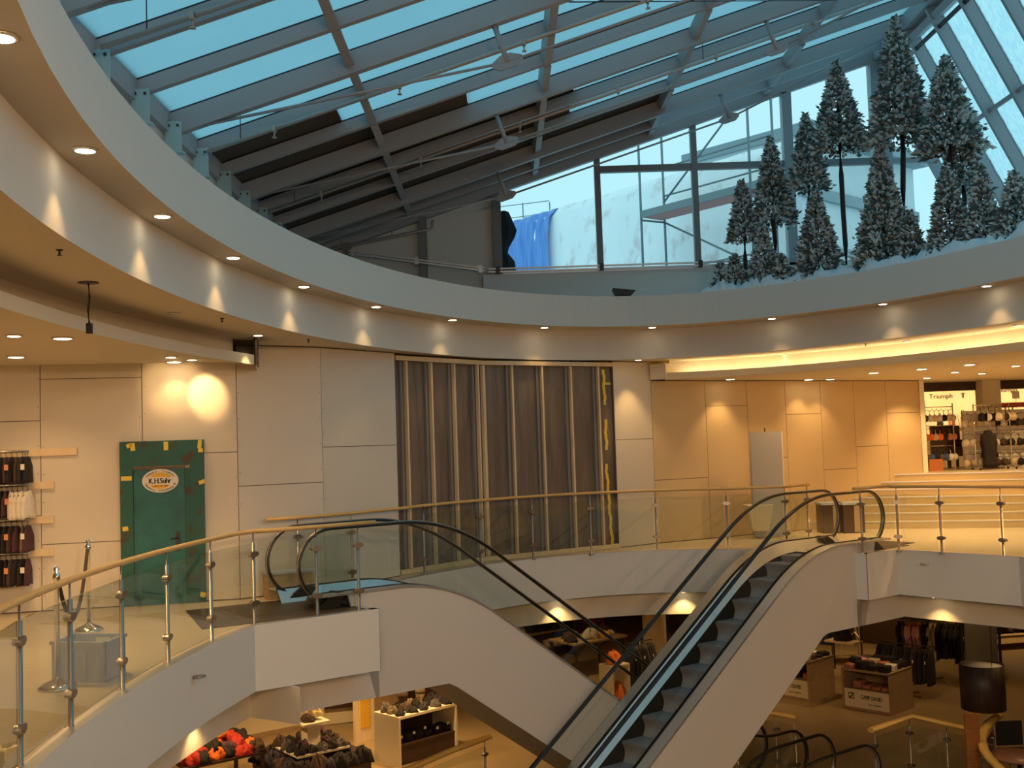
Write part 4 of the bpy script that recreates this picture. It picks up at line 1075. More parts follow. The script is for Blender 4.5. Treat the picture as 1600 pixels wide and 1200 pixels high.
# ================================================================ LEFT GALLERY WALL
dL = (Vector((*WL[1], 0)) - Vector((*WL[0], 0))).normalized(); nL = Vector((dL.y, -dL.x, 0))
rows = [(705, 121, 'topmost'), (757.5, 85, 'second from top'), (811, 85, 'third from top'), (862, 85, 'lowest')]
for ri, (py, pxe, nm) in enumerate(rows):
    b = hgt(pxe, py, WL[0], WL[1]); a = hgt(-60, py + 2, WL[0], WL[1]); z = b.z
    t = MB(); t.beam(Vector((a.x, a.y, z)) + nL * .024, Vector((b.x, b.y, z)) + nL * .024, .042, .092)
    tag(t.build('wall_batten', LUMBER), 'raw pine batten screwed to the left wall, %s of four' % nm, 'batten', 'pine battens on the left wall')
    rl = thing('clothes_rail', 'chrome clothes rail on the left wall, %s of four' % nm, 'clothes rail', Vector((a.x, a.y, z)), 'clothes rails on the left wall')
    c = hgt(52, py, WL[0], WL[1]); o = nL * .24; zr = z + .02
    pe = Vector((c.x, c.y, zr)) + o; ps = Vector((a.x, a.y, zr)) + o
    MB().tube([ps, pe], .012, 8).build('tube', CHROME, rl)
    for q in (pe - dL * .08, ps + dL * .3): MB().beam(q, q - nL * .2, .02, .025).build('arm', CHROME, rl)
    ng = [10, 11, 11, 10][ri]; step = .062 if ri != 1 else .060
    cols = [[BLK, NAVY, BRN, BLK, PURP, BLK, BLK, NAVY, BLK, BLK], [WHT, WHT, WHT, WHT, PURP, BLK, BLK, BRN, BLK, BLK, BLK], [PURP, (.22, .13, .12), PURP, BRN, BLK, BLK, PURP, BLK, BLK, BRN, BLK], [PURP, BLK, BLK, BRN, BLK, BLK, PURP, BLK, BLK, BLK]][ri]
    for k in range(ng):
        p = pe - dL * (.015 + step * k) - ZV * .035
        col = cols[k]; lab = '%s %s garment from the right end of the %s clothes rail at left' % (ORD[k], 'white' if col == WHT else 'dark', nm)
        g = garment('hanging_garment', lab, p, nL + dL * U(-.25, .1), .30 if col != WHT else .34, .30 if col != WHT else .33, .055 if col != WHT else .10, col, 'garments on the %s rail' % nm, seed=ri * 20 + k)
        if k % 3 == 1: tagcard(g, p - ZV * .16 + nL * .16 + dL * .03, nL * .3 + dL, .05, .07, PAPER if k % 2 else mat('orange_tag', (.75, .32, .16), .7))
# teal door with its oval sign
dr_a, dr_b = hgt(189, 800, WL[0], WL[1]), hgt(320.5, 800, WL[0], WL[1])
dw_ = (Vector((dr_b.x, dr_b.y, 0)) - Vector((dr_a.x, dr_a.y, 0))).length; dc = (dr_a + dr_b) / 2; dc.z = 0; dH = 2.10
door = sroot('door_1', dc); door['label'] = 'worn teal wooden door with an oval sign, taped into the board wall'; door['category'] = 'door'
def dp(x, z, o=0.): return dc + dL * x + nL * o + ZV * z
lx0, lx1, lz1 = -dw_ / 2 + .155, dw_ / 2 - .24, 1.74
m = MB()
m.obox(dp((-dw_ / 2 + lx0) / 2, dH / 2, .03), dL * (lx0 + dw_ / 2) / 2, nL * .035, ZV * dH / 2)
m.obox(dp((dw_ / 2 + lx1 + .06) / 2, dH / 2, .03), dL * (dw_ / 2 - lx1 - .06) / 2, nL * .035, ZV * dH / 2)
m.obox(dp(0, (lz1 + dH) / 2 + .02, .034), dL * dw_ / 2, nL * .035, ZV * (dH - lz1 - .04) / 2)
m.obox(dp(lx1 + .03, lz1 / 2, .02), dL * .03, nL * .025, ZV * lz1 / 2)
m.build('door_frame', TEALF, door)
MB().obox(dp((lx0 + lx1) / 2, lz1 / 2, .010), dL * ((lx1 - lx0) / 2 - .006), nL * .02, ZV * (lz1 / 2 - .006)).build('door_leaf', TEAL, door)
m = MB(); m.obox(dp((lx0 + lx1) / 2, lz1 + .012, .02), dL * (lx1 - lx0) / 2, nL * .02, ZV * .014); m.obox(dp(lx0 - .004, lz1 / 2, .02), dL * .006, nL * .02, ZV * lz1 / 2); m.build('shadow_gap', SEAM, door)
hx = lx1 - .10
m = MB(); m.obox(dp(hx, .80, .036), dL * .024, nL * .006, ZV * .125); m.build('lock_plate', DARKM, door)
m = MB(); m.tube([dp(hx, .84, .04), dp(hx, .84, .085), dp(hx - .05, .84, .09), dp(hx - .085, .835, .088)], .010, 8); m.build('door_handle', DARKM, door)
for x, z, w, h, ang in ((-.40, 2.05, .07, .05, .4), (-.36, 2.03, .06, .10, .1), (.05, 2.03, .055, .11, 0), (.47, 2.04, .05, .11, -.1), (.48, 1.96, .06, .05, 0), (-.44, 1.63, .13, .055, 0), (-.46, .99, .07, .055, .1), (.49, 1.55, .08, .05, .3), (.48, .10, .07, .06, -.2)):
    ca, sa_ = math.cos(ang), math.sin(ang)
    MB().obox(dp(x, z, .0695), (dL * ca + ZV * sa_) * w / 2, nL * .001, (ZV * ca - dL * sa_) * h / 2).build('tape_piece', TAPE, door)
sg = hgt(251, 751, WL[0], WL[1]); sx = (Vector((sg.x, sg.y, 0)) - dc).dot(dL); sz = sg.z
rw_, rh_ = .225, .152
def oval(rx, ry, o0, o1, mi, mb, lo=0, hi=360, n=48): mb.extrude([(rx * math.cos(math.radians(lo + (hi - lo) * k / n)), ry * math.sin(math.radians(lo + (hi - lo) * k / n))) for k in range(n)], dp(sx, sz, 0), dL, ZV, nL, o0, o1, mi)
m = MB(); oval(rw_, rh_, .031, .037, 0, m); sgn = m.build('oval_sign', SIGNW, door)
m = MB()
oval(.155, .105, .037, .0385, 0, m, 24, 156, 24); oval(.155, .105, .037, .0385, 0, m, 208, 332, 24)
m.build('yellow_field', YEL, sgn)
m = MB()
text_line(m, 'K.H.Suhr', dp(sx, sz - .034, .0395), dL, ZV, .10, .80, .034, .06)
text_line(m, 'telef.31 80', dp(sx, sz - .078, .0395), dL, ZV, .036, .95, .03, .2)
def arc_text(s, lo, hi, rx, ry, size, flip=False):
    gl = [text_geo(c, size) for c in s]; tot = sum(g[2] + .22 * size for g in gl); x = 0
    for (v, f, w) in gl:
        fr = (x + w / 2) / tot; an = math.radians(lo + (hi - lo) * fr)
        p = dp(sx + rx * math.cos(an), sz + ry * math.sin(an), .0395)
        tx, tz = -rx * math.sin(an), ry * math.cos(an); l = math.hypot(tx, tz); tx, tz = tx / l, tz / l
        if not flip: tx, tz = -tx, -tz
        ux = dL * tx + ZV * tz; uy = ZV * tx - dL * tz
        for b in (-.035, 0, .035): m.raw([p + ux * (q[0] - w / 2 + b * size) + uy * (q[1] - size * .33) for q in v], f)
        x += w + .22 * size
arc_text('Zimmerei - Tischlerei', 155, 25, .190, .124, .038)
arc_text('Oldenburg - Scheideweg 43', 196, 344, .190, .124, .036, True)
m.build('sign_lettering', INK, sgn)
# things on the left gallery floor
s1, s2 = at_px(90, 1076, .0), at_px(139, 986, 0)
for i, (p, lab) in enumerate(((s1, 'chrome rope stanchion in front of the grey crate, nearest of two'), (s2, 'chrome rope stanchion behind the grey crate, far one of two'))):
    t = thing('rope_stanchion', lab, 'stanchion', p, 'rope stanchions')
    MB().lathe(p, [(.155, 0), (.155, .02), (.11, .05), (.045, .075), (.02, .10)], 24).build('base', CHROME, t)
    MB().lathe(p + ZV * .09, [(.021, 0), (.021, .80), (.03, .81), (.03, .85), (.012, .87), (.026, .90), (.0, .925)], 16).build('pole', CHROME, t)
a, b = s1 + ZV * .90, s2 + ZV * .90
m = MB(); m.tube([a.lerp(b, .03 + .94 * f) - ZV * (.52 * (1 - (2 * f - 1) ** 2)) for f in [k / 16 for k in range(17)]], .018, 8)
tag(m.build('barrier_rope', cloth((.03, .025, .025))), 'dark barrier rope sagging between the two chrome stanchions', 'rope')
cF = at_px(165, 1067, 0); ca_, cb_ = Vector((-.97, .24, 0)), Vector((.06, 1, 0)).normalized(); cw, cdp, chh = .52, .42, .34
t = thing('plastic_crate', 'grey plastic stacking crate on the left gallery floor behind the railing', 'crate', cF + ca_ * cw / 2 + cb_ * cdp / 2)
cc = cF + ca_ * cw / 2 + cb_ * cdp / 2; m = MB(); wl = .012
for s_ in (-1, 1):
    m.obox(cc + cb_ * s_ * (cdp / 2 - wl) + ZV * chh / 2, ca_ * cw / 2, cb_ * wl, ZV * chh / 2)
    m.obox(cc + ca_ * s_ * (cw / 2 - wl) + ZV * chh / 2, ca_ * wl, cb_ * cdp / 2, ZV * chh / 2)
    for k in (-.36, -.12, .12, .36): m.obox(cc + cb_ * s_ * (cdp / 2 + .006) + ca_ * k * cw + ZV * chh * .42, ca_ * .012, cb_ * .008, ZV * chh * .38)
    for k in (-.3, .3): m.obox(cc + ca_ * s_ * (cw / 2 + .006) + cb_ * k * cdp + ZV * chh * .42, cb_ * .012, ca_ * .008, ZV * chh * .38)
m.obox(cc + ZV * .012, ca_ * cw / 2, cb_ * cdp / 2, ZV * .01); m.build('bin', GREYBOX, t)
m = MB()
for s_ in (-1, 1):
    m.obox(cc + cb_ * s_ * cdp / 2 + ZV * (chh - .012), ca_ * (cw / 2 + .014), cb_ * .014, ZV * .014); m.obox(cc + ca_ * s_ * cw / 2 + ZV * (chh - .012), ca_ * .014, cb_ * (cdp / 2 + .014), ZV * .014)
m.build('rim', GREYBOX, t)
MB().obox(cc + cb_ * (cdp / 2 - .027) - ca_ * .05 + ZV * (chh - .06), ca_ * .07, cb_ * .002, ZV * .03).build('paper_label', PAPER, t)
p = Vector((-2.88, 14.42, 0)); d1, d2 = Vector((.9, .43, 0)).normalized(), Vector((-.43, .9, 0)).normalized()
t = thing('storage_box', 'low beige box with a grey lid against the left wall behind the escalator newel', 'box', p)
MB().obox(p + ZV * .16, d1 * .30, d2 * .13, ZV * .16).build('body', MIDW, t); MB().obox(p + ZV * .335, d1 * .32, d2 * .145, ZV * .015).build('lid', GREYBOX, t)
# hanging cable, sprinklers and little fittings
p = at_px(138, 441, 3.34)
t = thing('hanging_cable', 'black cable with a plug hanging from a hole in the left gallery ceiling', 'cable', p)
m = MB(); m.tube([p + ZV * .0, p + Vector((.008, 0, -.12)), p + Vector((-.004, 0, -.24)), p + Vector((.004, 0, -.34))], .009, 6); m.build('wire', BLACK, t)
MB().obox(p + Vector((.004, 0, -.38)), (.022, 0, 0), (0, .018, 0), (0, 0, .042)).build('plug', BLACK, t)
MB().lathe(p - ZV * .004, [(.0, 0), (.085, 0), (.085, -.004), (0, -.005)], 12).build('ceiling_hole', BROWNW, t)
for px, lab in (((93, 399), 'at the far left of the curved ceiling strip'), ((347, 503), 'between the hanging cable and the cut ring end'), ((482, 535), 'just left of the tall board wall'), ((1353, 541), 'above the lit cove at right')):
    p = at_px(px[0], px[1], 3.30); m = MB(); m.lathe((p.x, p.y, 3.34), [(.024, 0), (.024, -.006), (.008, -.01), (.007, -.035), (.018, -.038), (.018, -.042), (0, -.042)], 12)
    tag(m.build('ceiling_sprinkler', DARKM), 'small dark ceiling sprinkler ' + lab, 'sprinkler', None)
for px, lab in (((300, 1056), 'small flat disc fitting sticking out of the left slab edge below the railing'), ((1432, 881), 'small flat disc fitting sticking out of the right slab edge below the railing')):
    if px[0] < 800:
        p = None
        for k in range(200):
            tt = 200 - .3 * k; x, y = ell(SL[0], SL[1], tt); z = -.30; w = Vector((x, y, z)) - _C; sx_ = 800 + F_PX * w.dot(ax[0]) / w.dot(ax[2])
            if p is None or abs(sx_ - px[0]) < p[0]: p = (abs(sx_ - px[0]), Vector((x, y, z)))
        p = p[1]; z = at_px(px[0], px[1], y=p.y).z; p.z = z; o = Vector((CX - p.x, CY - p.y, 0)).normalized()
    else:
        p = Vector((6.50, 16.98, 0)); p.z = at_px(px[0], px[1], y=p.y).z; o = Vector((-.65, -.75, 0))
    m = MB(); m.beam(p - o * .01, p + o * .07, .02, .012); m.lathe(p + o * .075 - ZV * .008, [(.0, 0), (.062, 0), (.062, .012), (.03, .016), (0, .016)], 16)
    tag(m.build('wall_fitting', STEEL), lab, 'fitting')
# ================================================================ RIGHT GALLERY
p = Vector((4.93, 20.50, 0)); d1 = Vector((.97, .24, 0)).normalized(); d2 = Vector((-d1.y, d1.x, 0))
t = thing('partition_board', 'tall plain grey panel standing before the right wall beyond the escalator', 'panel', p)
MB().obox(p + ZV * 1.0, d1 * .315, d2 * .04, ZV * .98).build('board', mat('panel_grey', (.42, .42, .44), .6), t)
MB().obox(p + d1 * .325 + ZV * 1.0, d1 * .012, d2 * .045, ZV * .98).build('edge_profile', SIGNW, t)
MB().tube([p + ZV * 1.97, p + ZV * 2.05], .012, 6).build('top_pin', DARKM, t)
p = at_px(1180, 838, 0); p.y -= .35
t = thing('tapered_stand', 'pale tapered stand on a small foot, left of the tall grey panel', 'stand', p)
m = MB(); i0 = 0
lo = [p + Vector((x * .14, y * .14, .14)) for x, y in ((-1, -1), (1, -1), (1, 1), (-1, 1))]; hi = [p + Vector((x * .24, y * .24, .62)) for x, y in ((-1, -1), (1, -1), (1, 1), (-1, 1))]
m.face(lo[::-1]); m.face(hi)
for k in range(4): m.face([lo[k], lo[(k + 1) % 4], hi[(k + 1) % 4], hi[k]])
m.build('body', LIGHTW, t); MB().obox(p + ZV * .07, (.04, 0, 0), (0, .04, 0), (0, 0, .07)).build('foot', MIDW, t)
for px, lab in ((1308, 'low dark-wood cabinet behind the right escalator, left of two'), (1342, 'low dark-wood cabinet behind the right escalator, right of two')):
    p = at_px(px + 4, 838, 0) + Vector((.1, .9, 0)); t = thing('low_cabinet', lab, 'cabinet', p, 'low cabinets')
    MB().obox(p + ZV * .27, (.20, 0, 0), (0, .22, 0), (0, 0, .27)).build('body', BROWNW, t); MB().obox(p + ZV * .56, (.22, 0, 0), (0, .24, 0), (0, 0, .02)).build('top', GREYBOX, t)
    MB().obox(p + Vector((.06, -.225, .27)), (.06, 0, 0), (0, .006, 0), (0, 0, .25)).build('light_strip', MIDW, t)
# underwear shop on the raised floor
ZF = 1.0
struct('trim_5', MB().box(9.4, 18, 25.0, 25.2, 2.80, 3.0), BROWNW)
col_ = at_px(1551, 640, y=24.66)
struct('wall_shop_column', MB().box(col_.x - .21, col_.x + .21, 24.66, 24.98, ZF, 3.0), WALLCREAM)
sb2 = MB(); sb2.box(9.6, 19.5, 27.5, 27.6, ZF, 3.0); sb2.box(9.05, 9.15, 23.5, 27.6, ZF, 3.0)
struct('wall_shop_back', sb2, mat('shop_wall_white', (.86, .80, .68), .6))
struct('trim_6', MB().box(12.02, 12.08, 27.46, 27.5, ZF, 2.95).box(12.1, 12.13, 27.46, 27.5, ZF, 2.95, 1), [DARKM, SIGNW])
for px, sz_, lab in (((1478, 619), .16, 'brand lettering on the shop back wall, left of the column'), ((1579, 609), .16, 'brand lettering on the shop back wall, right of the column')):
    p = at_px(px[0], px[1] + 3, y=27.48); m = MB(); text_line(m, 'Triumph', p - Vector((.12, 0, 0)), (1, 0, 0), (0, 0, 1), sz_, 1.1, .012, .10)
    q = p + Vector((.44, 0, .02))
    for k in range(3): m.raw([q + Vector((math.sin(a) * r_ * .6, 0, math.cos(a) * r_ * .6 + .05)) for a, r_ in ((k * .8 - 1.1, .09), (k * .8 - .8, .02), (k * .8 - .4, .09))], [(0, 1, 2)])
    m.raw([q + Vector((-.015, 0, -.03)), q + Vector((.015, 0, -.03)), q + Vector((.02, 0, .06)), q + Vector((-.02, 0, .06))], [(0, 1, 2, 3)])
    tag(m.build('wall_lettering', INK), lab, 'lettering')
def bra(label, p, wd, col, sc=1., group=None, seed=0):
    p = Vector(p); wd = Vector(wd).normalized(); fn = wd.cross(ZV); t = thing('hanging_bra', label, 'bra', p, group); m = MB()
    for sx in (-1, 1):
        i0 = len(m.v); c = p + wd * sx * .075 * sc - ZV * .20 * sc
        for j in range(6):
            f = j / 5 * PI / 2
            for k in range(10):
                a = 2 * PI * k / 10; m.v.append(tuple(c + wd * (.085 * sc * math.cos(f) * math.cos(a)) + ZV * (.085 * sc * math.cos(f) * math.sin(a)) + fn * (.075 * sc * math.sin(f))))
        for j in range(5):
            for k in range(10): m.f.append((i0 + j * 10 + k, i0 + j * 10 + (k + 1) % 10, i0 + j * 10 + 10 + (k + 1) % 10, i0 + j * 10 + 10 + k)); m.mi.append(0); m.sm.append(True)
        m.beam(c + ZV * .06 * sc, p + wd * sx * .09 * sc - ZV * .03, .012, .004)
    m.obox(p - ZV * .25 * sc, wd * .15 * sc, fn * .008, ZV * .02 * sc); m.build('cups', cloth(col), t)
    m = MB(); m.tube([p - wd * .11 * sc - ZV * .03, p, p + wd * .11 * sc - ZV * .03], .005, 5); m.tube([p, p + ZV * .04], .004, 5); m.build('hanger', DARKM, t)
def rack(label, x0, x1, y, z0, tops, group=None, mats=CHROME):
    t = thing('display_rack', label, 'rack', Vector(((x0 + x1) / 2, y, z0)), group)
    for x in (x0, x1): MB().tube([(x, y, z0 + .06), (x, y, z0 + max(tops) + .03)], .014, 6).build('upright', mats, t); MB().box(x - .02, x + .02, y - .22, y + .22, z0 + .04, z0 + .07).build('foot', mats, t)
    for h in tops: MB().tube([(x0, y, z0 + h), (x1, y, z0 + h)], .010, 6).build('bar', mats, t)
    for x in (x0, x1):
        for dy in (-.2, .2):
            m = MB(); m.extrude([(.03 * math.cos(k * PI / 5), .03 * math.sin(k * PI / 5)) for k in range(10)], (x, y + dy, z0 + .03), (0, 1, 0), (0, 0, 1), (1, 0, 0), -.012, .012); m.build('castor', BLACK, t)
    return t
c0 = at_px(1535, 733, ZF); y0 = 23.95
rx0 = at_px(1524, 700, y=y0).x; rx1 = at_px(1580, 700, y=y0).x
rack('chrome rolling rack with a long black dress before the underwear shop', rx0, rx1, y0, ZF, [1.42])
garment('hanging_dress', 'long black dress hanging on the rolling rack before the shop', (at_px(1543, 660, y=y0).x, y0, ZF + 1.40 - .5), (1, .2, 0), .30, .80, .20, BLK, None, 'dress', True, 5)
MB().tube([(at_px(1543, 660, y=y0).x, y0, ZF + 1.38), (at_px(1543, 660, y=y0).x, y0, ZF + .93)], .006, 5).build('hanger_extension', CHROME, [o for o in COL.objects if o.name.startswith('display_rack')][-1])
k = 0
for i, px in enumerate((1538, 1545, 1551, 1558, 1565, 1572, 1579)):
    bra('%s hanging bra from the left on the rolling rack' % ORD[i], (at_px(px, 660, y=y0).x, y0, ZF + 1.385), (.5, .87, 0) if i % 2 else (.9, .4, 0), [BLK, WHT, BLK, CRM, WHT, BLK, CRM][i], 1.15, 'bras on the rolling rack')
yr = 24.35; rxa, rxb = at_px(1506, 700, y=yr).x, at_px(1612, 700, y=yr).x
t = thing('wire_display', 'pale wire display wall of underwear behind the rolling rack', 'display', Vector(((rxa + rxb) / 2, yr, ZF)))
MB().box(rxa, rxb, yr + .02, yr + .06, ZF + .03, ZF + 1.30).build('back_panel', SIGNW, t)
for h in (.42, .86, 1.30): MB().tube([(rxa, yr - .12, ZF + h), (rxb, yr - .12, ZF + h)], .010, 6).build('bar', CHROME, t)
for x in (rxa, (rxa + rxb) / 2, rxb): MB().tube([(x, yr - .0, ZF), (x, yr - .0, ZF + 1.33)], .014, 6).build('upright', CHROME, t)
for ri, (h, nmr) in enumerate(((1.28, 'top'), (.84, 'middle'), (.40, 'bottom'))):
    for i in range(9):
        x = rxa + .08 + (rxb - rxa - .16) * i / 8
        bra('%s bra from the left on the %s bar of the pale wire display' % (ORD[i], nmr), (x, yr - .12, ZF + h - .04), (1, U(-.3, .3), 0), [[WHT, CRM, WHT, CRM, BLK, WHT, BLK, BRN, BLK], [WHT, CRM, CRM, WHT, BRN, BLK, CRM, BLK, BLK], [CRM, WHT, CRM, WHT, BRN, KHAKI, CRM, BLK, BLK]][ri][i], 1.05, 'bras on the wire display')
p = at_px(1582, 633, y=24.75)
t = thing('sale_sign', 'long red sign on top of the wire display with pale lettering', 'sign', p)
MB().box(p.x - .26, p.x + .5, 24.72, 24.78, p.z - .05, p.z + .06).build('board', REDS, t); m = MB(); text_line(m, 'REDUZIERT', (p.x + .08, 24.715, p.z - .03), (1, 0, 0), (0, 0, 1), .075, 1., .02, .12); m.build('lettering', SIGNW, t)
MB().box(p.x - .02, p.x + .0, 24.74, 24.76, ZF + 1.3, p.z - .05).build('sign_post', STEEL, t)
p = at_px(1587, 617, y=24.6); t = thing('price_sign', 'small square price sign in a wire frame above the red sign', 'sign', p)
MB().box(p.x - .075, p.x + .075, 24.60, 24.61, p.z - .075, p.z + .075).build('card', PAPER, t)
m = MB(); q = .078; m.tube([(p.x - q, 24.6, p.z - q), (p.x + q, 24.6, p.z - q), (p.x + q, 24.6, p.z + q), (p.x - q, 24.6, p.z + q)], .007, 5, closed=True); m.tube([(p.x, 24.6, p.z - q), (p.x, 24.6, p.z - .3)], .006, 5); m.build('frame', STEEL, t)
p = at_px(1482, 730, ZF) + Vector((.0, -.3, 0))
t = thing('armchair', 'dark brown armchair with wooden legs inside the underwear shop', 'armchair', p)
LEA = mat('brown_leather', (.06, .03, .018), .4)
d1 = Vector((.97, .2, 0)).normalized(); d2 = Vector((-.2, .97, 0)).normalized()
MB().obox(p + ZV * .38, d1 * .30, d2 * .32, ZV * .10).build('seat', LEA, t); MB().obox(p + d2 * .28 + ZV * .65, d1 * .36, d2 * .07, ZV * .35).build('backrest', LEA, t)
for s_ in (-1, 1):
    MB().obox(p + d1 * s_ * .32 + ZV * .46, d1 * .05, d2 * .34, ZV * .20).build('armrest', LEA, t)
    for e_ in (-1, 1): MB().obox(p + d1 * s_ * .30 + d2 * e_ * .29 + ZV * .14, d1 * .03, d2 * .03, ZV * .14).build('leg', BROWNW, t)
xa = at_px(1440, 700, y=24.3).x + .12
t = thing('lingerie_rack', 'rack of colourful underwear just inside the left edge of the shop opening', 'rack', Vector((xa, 24.3, ZF)))
for dx in (0, .62): MB().tube([(xa + dx, 24.3, ZF), (xa + dx, 24.3, ZF + 1.5)], .014, 6).build('upright', CHROME, t)
for h in (.55, 1.0, 1.42): MB().tube([(xa, 24.3, ZF + h), (xa + .62, 24.3, ZF + h)], .010, 6).build('bar', CHROME, t)
MB().box(xa, xa + .3, 24.2, 24.45, ZF, ZF + .26).build('base_drawer', mat('orange_drawer', (.6, .2, .06), .5), t)
for ri, h in enumerate((1.40, .98, .53)):
    for i in range(6):
        bra('%s piece from left, %s bar of the colourful rack in the shop opening' % (ORD[i], ('top', 'middle', 'bottom')[ri]), (xa + .05 + .105 * i, 24.3, ZF + h - .04), (.8, .5, 0), [[GREY, WHT, CRM, WHT, BLK, CRM], [TERRA, ORG, CRM, ORG, BLK, TERRA], [GREY, BLUE, BLK, GREY, BLUE, WHT]][ri][i], .95, 'underwear on the colourful rack')
xa2 = at_px(1486, 700, y=26.3).x
t = thing('counter', 'pale shop counter with goods in the depth of the underwear shop', 'counter', Vector((xa2, 26.95, ZF)))
MB().box(xa2 - .1, xa2 + .75, 26.75, 27.2, ZF, ZF + .95).build('body', LIGHTW, t); MB().box(xa2 - .14, xa2 + .79, 26.71, 27.24, ZF + .95, ZF + .99).build('top', SIGNW, t)
for i in range(5): crumple('goods_pile', '%s small pile of underwear from the left on the pale shop counter' % ORD[i], (xa2 + .02 + .15 * i, 26.95, ZF + .99), .14, .2, U(.1, .28), [BLK, WHT, TERRA, WHT, BLK][i], 'goods on the shop counter', seed=i)
# ================================================================ LOWER HALL
def G(px, py, dz=0.): return at_px(px, py, LOW + dz)
wa, wb, wc = G(300, 1172), G(480, 1136), G(655, 1118)
lw = MB()
for a, b in ((wa + (wa - wb) * 2, wb), (wb, wc)):
    d = (b - a).normalized(); nn = Vector((-d.y, d.x, 0)); lw.obox((a + b) / 2 + nn * .05 + ZV * 1.45, d * (b - a).length / 2, nn * .05, ZV * 1.44)
struct('wall_lower_left', lw, WALLCREAM)
lb = MB(); lb.beam(wa + (wa - wb) * 2 - ZV * -.04, wb + ZV * .04, .03, .08); struct('baseboard_lower_left', lb, MIDW)
d = (wc - wb).normalized(); nn = Vector((-d.y, d.x, 0)); a = G(507, 1134); L = (wc - a).length
struct('trim_7', MB().obox(a + d * L / 2 - nn * .03 + ZV * 1.6, d * L / 2, nn * .02, ZV * 1.25), BROWNW)
# tiered hat table
c = G(487, 1207)
t = thing('tiered_table', 'tiered cream display table with dark hats, left in the lower hall', 'display table', c)
for z, w in ((.93, .27), (.47, .52)): 
    m = MB(); m.obox(c + ZV * z, EV * w, NV * w, ZV * .018); m.build('shelf', LIGHTW, t)
MB().obox(c + ZV * .46, EV * .13, NV * .13, ZV * .46).build('column', LIGHTW, t)
MB().obox(c + ZV * .10, EV * .80, NV * .80, ZV * .10).build('base', BROWNW, t)
for i, (du, dv, w, h, col) in enumerate(((-.08, -.05, .26, .10, BRN), (.08, .05, .30, .13, (.62, .48, .25)))):
    crumple('hat', ('dark folded hat on the top shelf of the tiered table', 'straw coloured hat on the top shelf of the tiered table')[i], c + EV * du + NV * dv + ZV * (.95 + .05 * i), w, w * .8, h, col, None, 'hat', 40 + i)
k = 0
for u in range(5):
    for v in range(4):
        du, dv = -.42 + .21 * u, -.40 + .27 * v
        if abs(du) < .16 and abs(dv) < .16: continue
        crumple('hat', '%s hat from left, row %s, middle shelf of the tiered table' % (ORD[u], ORD[v]), c + EV * du + NV * dv + ZV * .49, .22, .22, U(.10, .17), (BLK, BLK, GREY, BRN, BLK, PURP)[k % 6], 'hats on the tiered table', 'hat', k); k += 1
for u in range(7):
    for v in range(6):
        du, dv = -.70 + .233 * u, -.70 + .28 * v
        if abs(du) < .2 and abs(dv) < .2: continue
        crumple('dark_garment', '%s dark piece from left, row %s, lowest step of the tiered table' % (ORD[u], ORD[v]), c + EV * du + NV * dv + ZV * .20, .30, .34, U(.12, .24), (BLK, BLK, BRN, NAVY, BLK)[(u + v) % 5], 'dark pieces on the tiered table', 'garment', u * 9 + v, U(0, 3))
# heap of bright clothes on a dark table
c = G(333, 1232); ex, ey = EV, NV
t = thing('sale_table', 'dark sale table under the heap of bright clothes, bottom left', 'table', c)
MB().obox(c + ZV * .62, ex * .75, ey * .65, ZV * .02).build('tabletop', BROWNW, t)
for a_ in (-1, 1):
    for b_ in (-1, 1): MB().obox(c + ex * a_ * .68 + ey * b_ * .58 + ZV * .30, ex * .03, ey * .03, ZV * .30).build('leg', BROWNW, t)
bc = [REDC, BLK, ORG, BLK, REDC, BRN, NAVY, REDC, BLK, GREY, ORG, PURP]; k = 0
for lv, (nu, nv) in enumerate(((6, 5), (4, 4), (3, 2))):
    for u in range(nu):
        for v in range(nv):
            du, dv = (u - (nu - 1) / 2) * .24, (v - (nv - 1) / 2) * .25
            crumple('sale_garment', '%s piece from left, row %s, %s layer of the bright sale heap' % (ORD[u], ORD[v], ('bottom', 'second', 'upper')[lv]), c + ex * (du + U(-.04, .04)) + ey * (dv + U(-.04, .04)) + ZV * (.64 + .10 * lv), .34, .30, U(.10, .17), bc[(k * 5 + lv) % 12], 'sale garments in the heap', 'garment', 70 + k, U(0, 3)); k += 1
crumple('orange_shirt', 'bright orange shirt draped over the heap on the sale table', c + ZV * .92 - ey * .15 + ex * .05, .32, .34, .20, (.9, .22, .02), None, 'garment', 201)
crumple('green_shirt', 'small bright green shirt on top of the heap on the sale table', c + ZV * .98 + ex * .32 + ey * .05, .22, .18, .10, (.30, .65, .04), None, 'garment', 202)
crumple('grey_jacket', 'dark grey jacket lying on the very top of the heap on the sale table', c + ZV * 1.02 + ex * .12 + ey * .20, .50, .24, .16, (.10, .09, .11), None, 'jacket', 203)
# white cube table
f0, f1 = G(625, 1199), G(716, 1172); d1 = (f1 - f0).normalized(); d2 = Vector((-d1.y, d1.x, 0)); Lw = (f1 - f0).length; Dp = .75; H = .86
c = f0 + d1 * Lw / 2 + d2 * Dp / 2
t = thing('cube_table', 'white open-fronted display table with caps on top, bottom centre', 'display table', c)
MB().obox(f0 + d1 * .02 + d2 * Dp / 2 + ZV * H / 2, d1 * .022, d2 * Dp / 2, ZV * H / 2).build('side_panel', LIGHTW, t)
MB().obox(f1 - d1 * .02 + d2 * Dp / 2 + ZV * H / 2, d1 * .022, d2 * Dp / 2, ZV * H / 2).build('side_panel', LIGHTW, t)
MB().obox(c + ZV * (H + .02), d1 * Lw / 2, d2 * Dp / 2, ZV * .024).build('tabletop', LIGHTW, t)
MB().obox(c + d2 * (Dp / 2 - .03) + ZV * H / 2, d1 * (Lw / 2 - .04), d2 * .02, ZV * (H / 2 - .02)).build('back_panel', BROWNW, t)
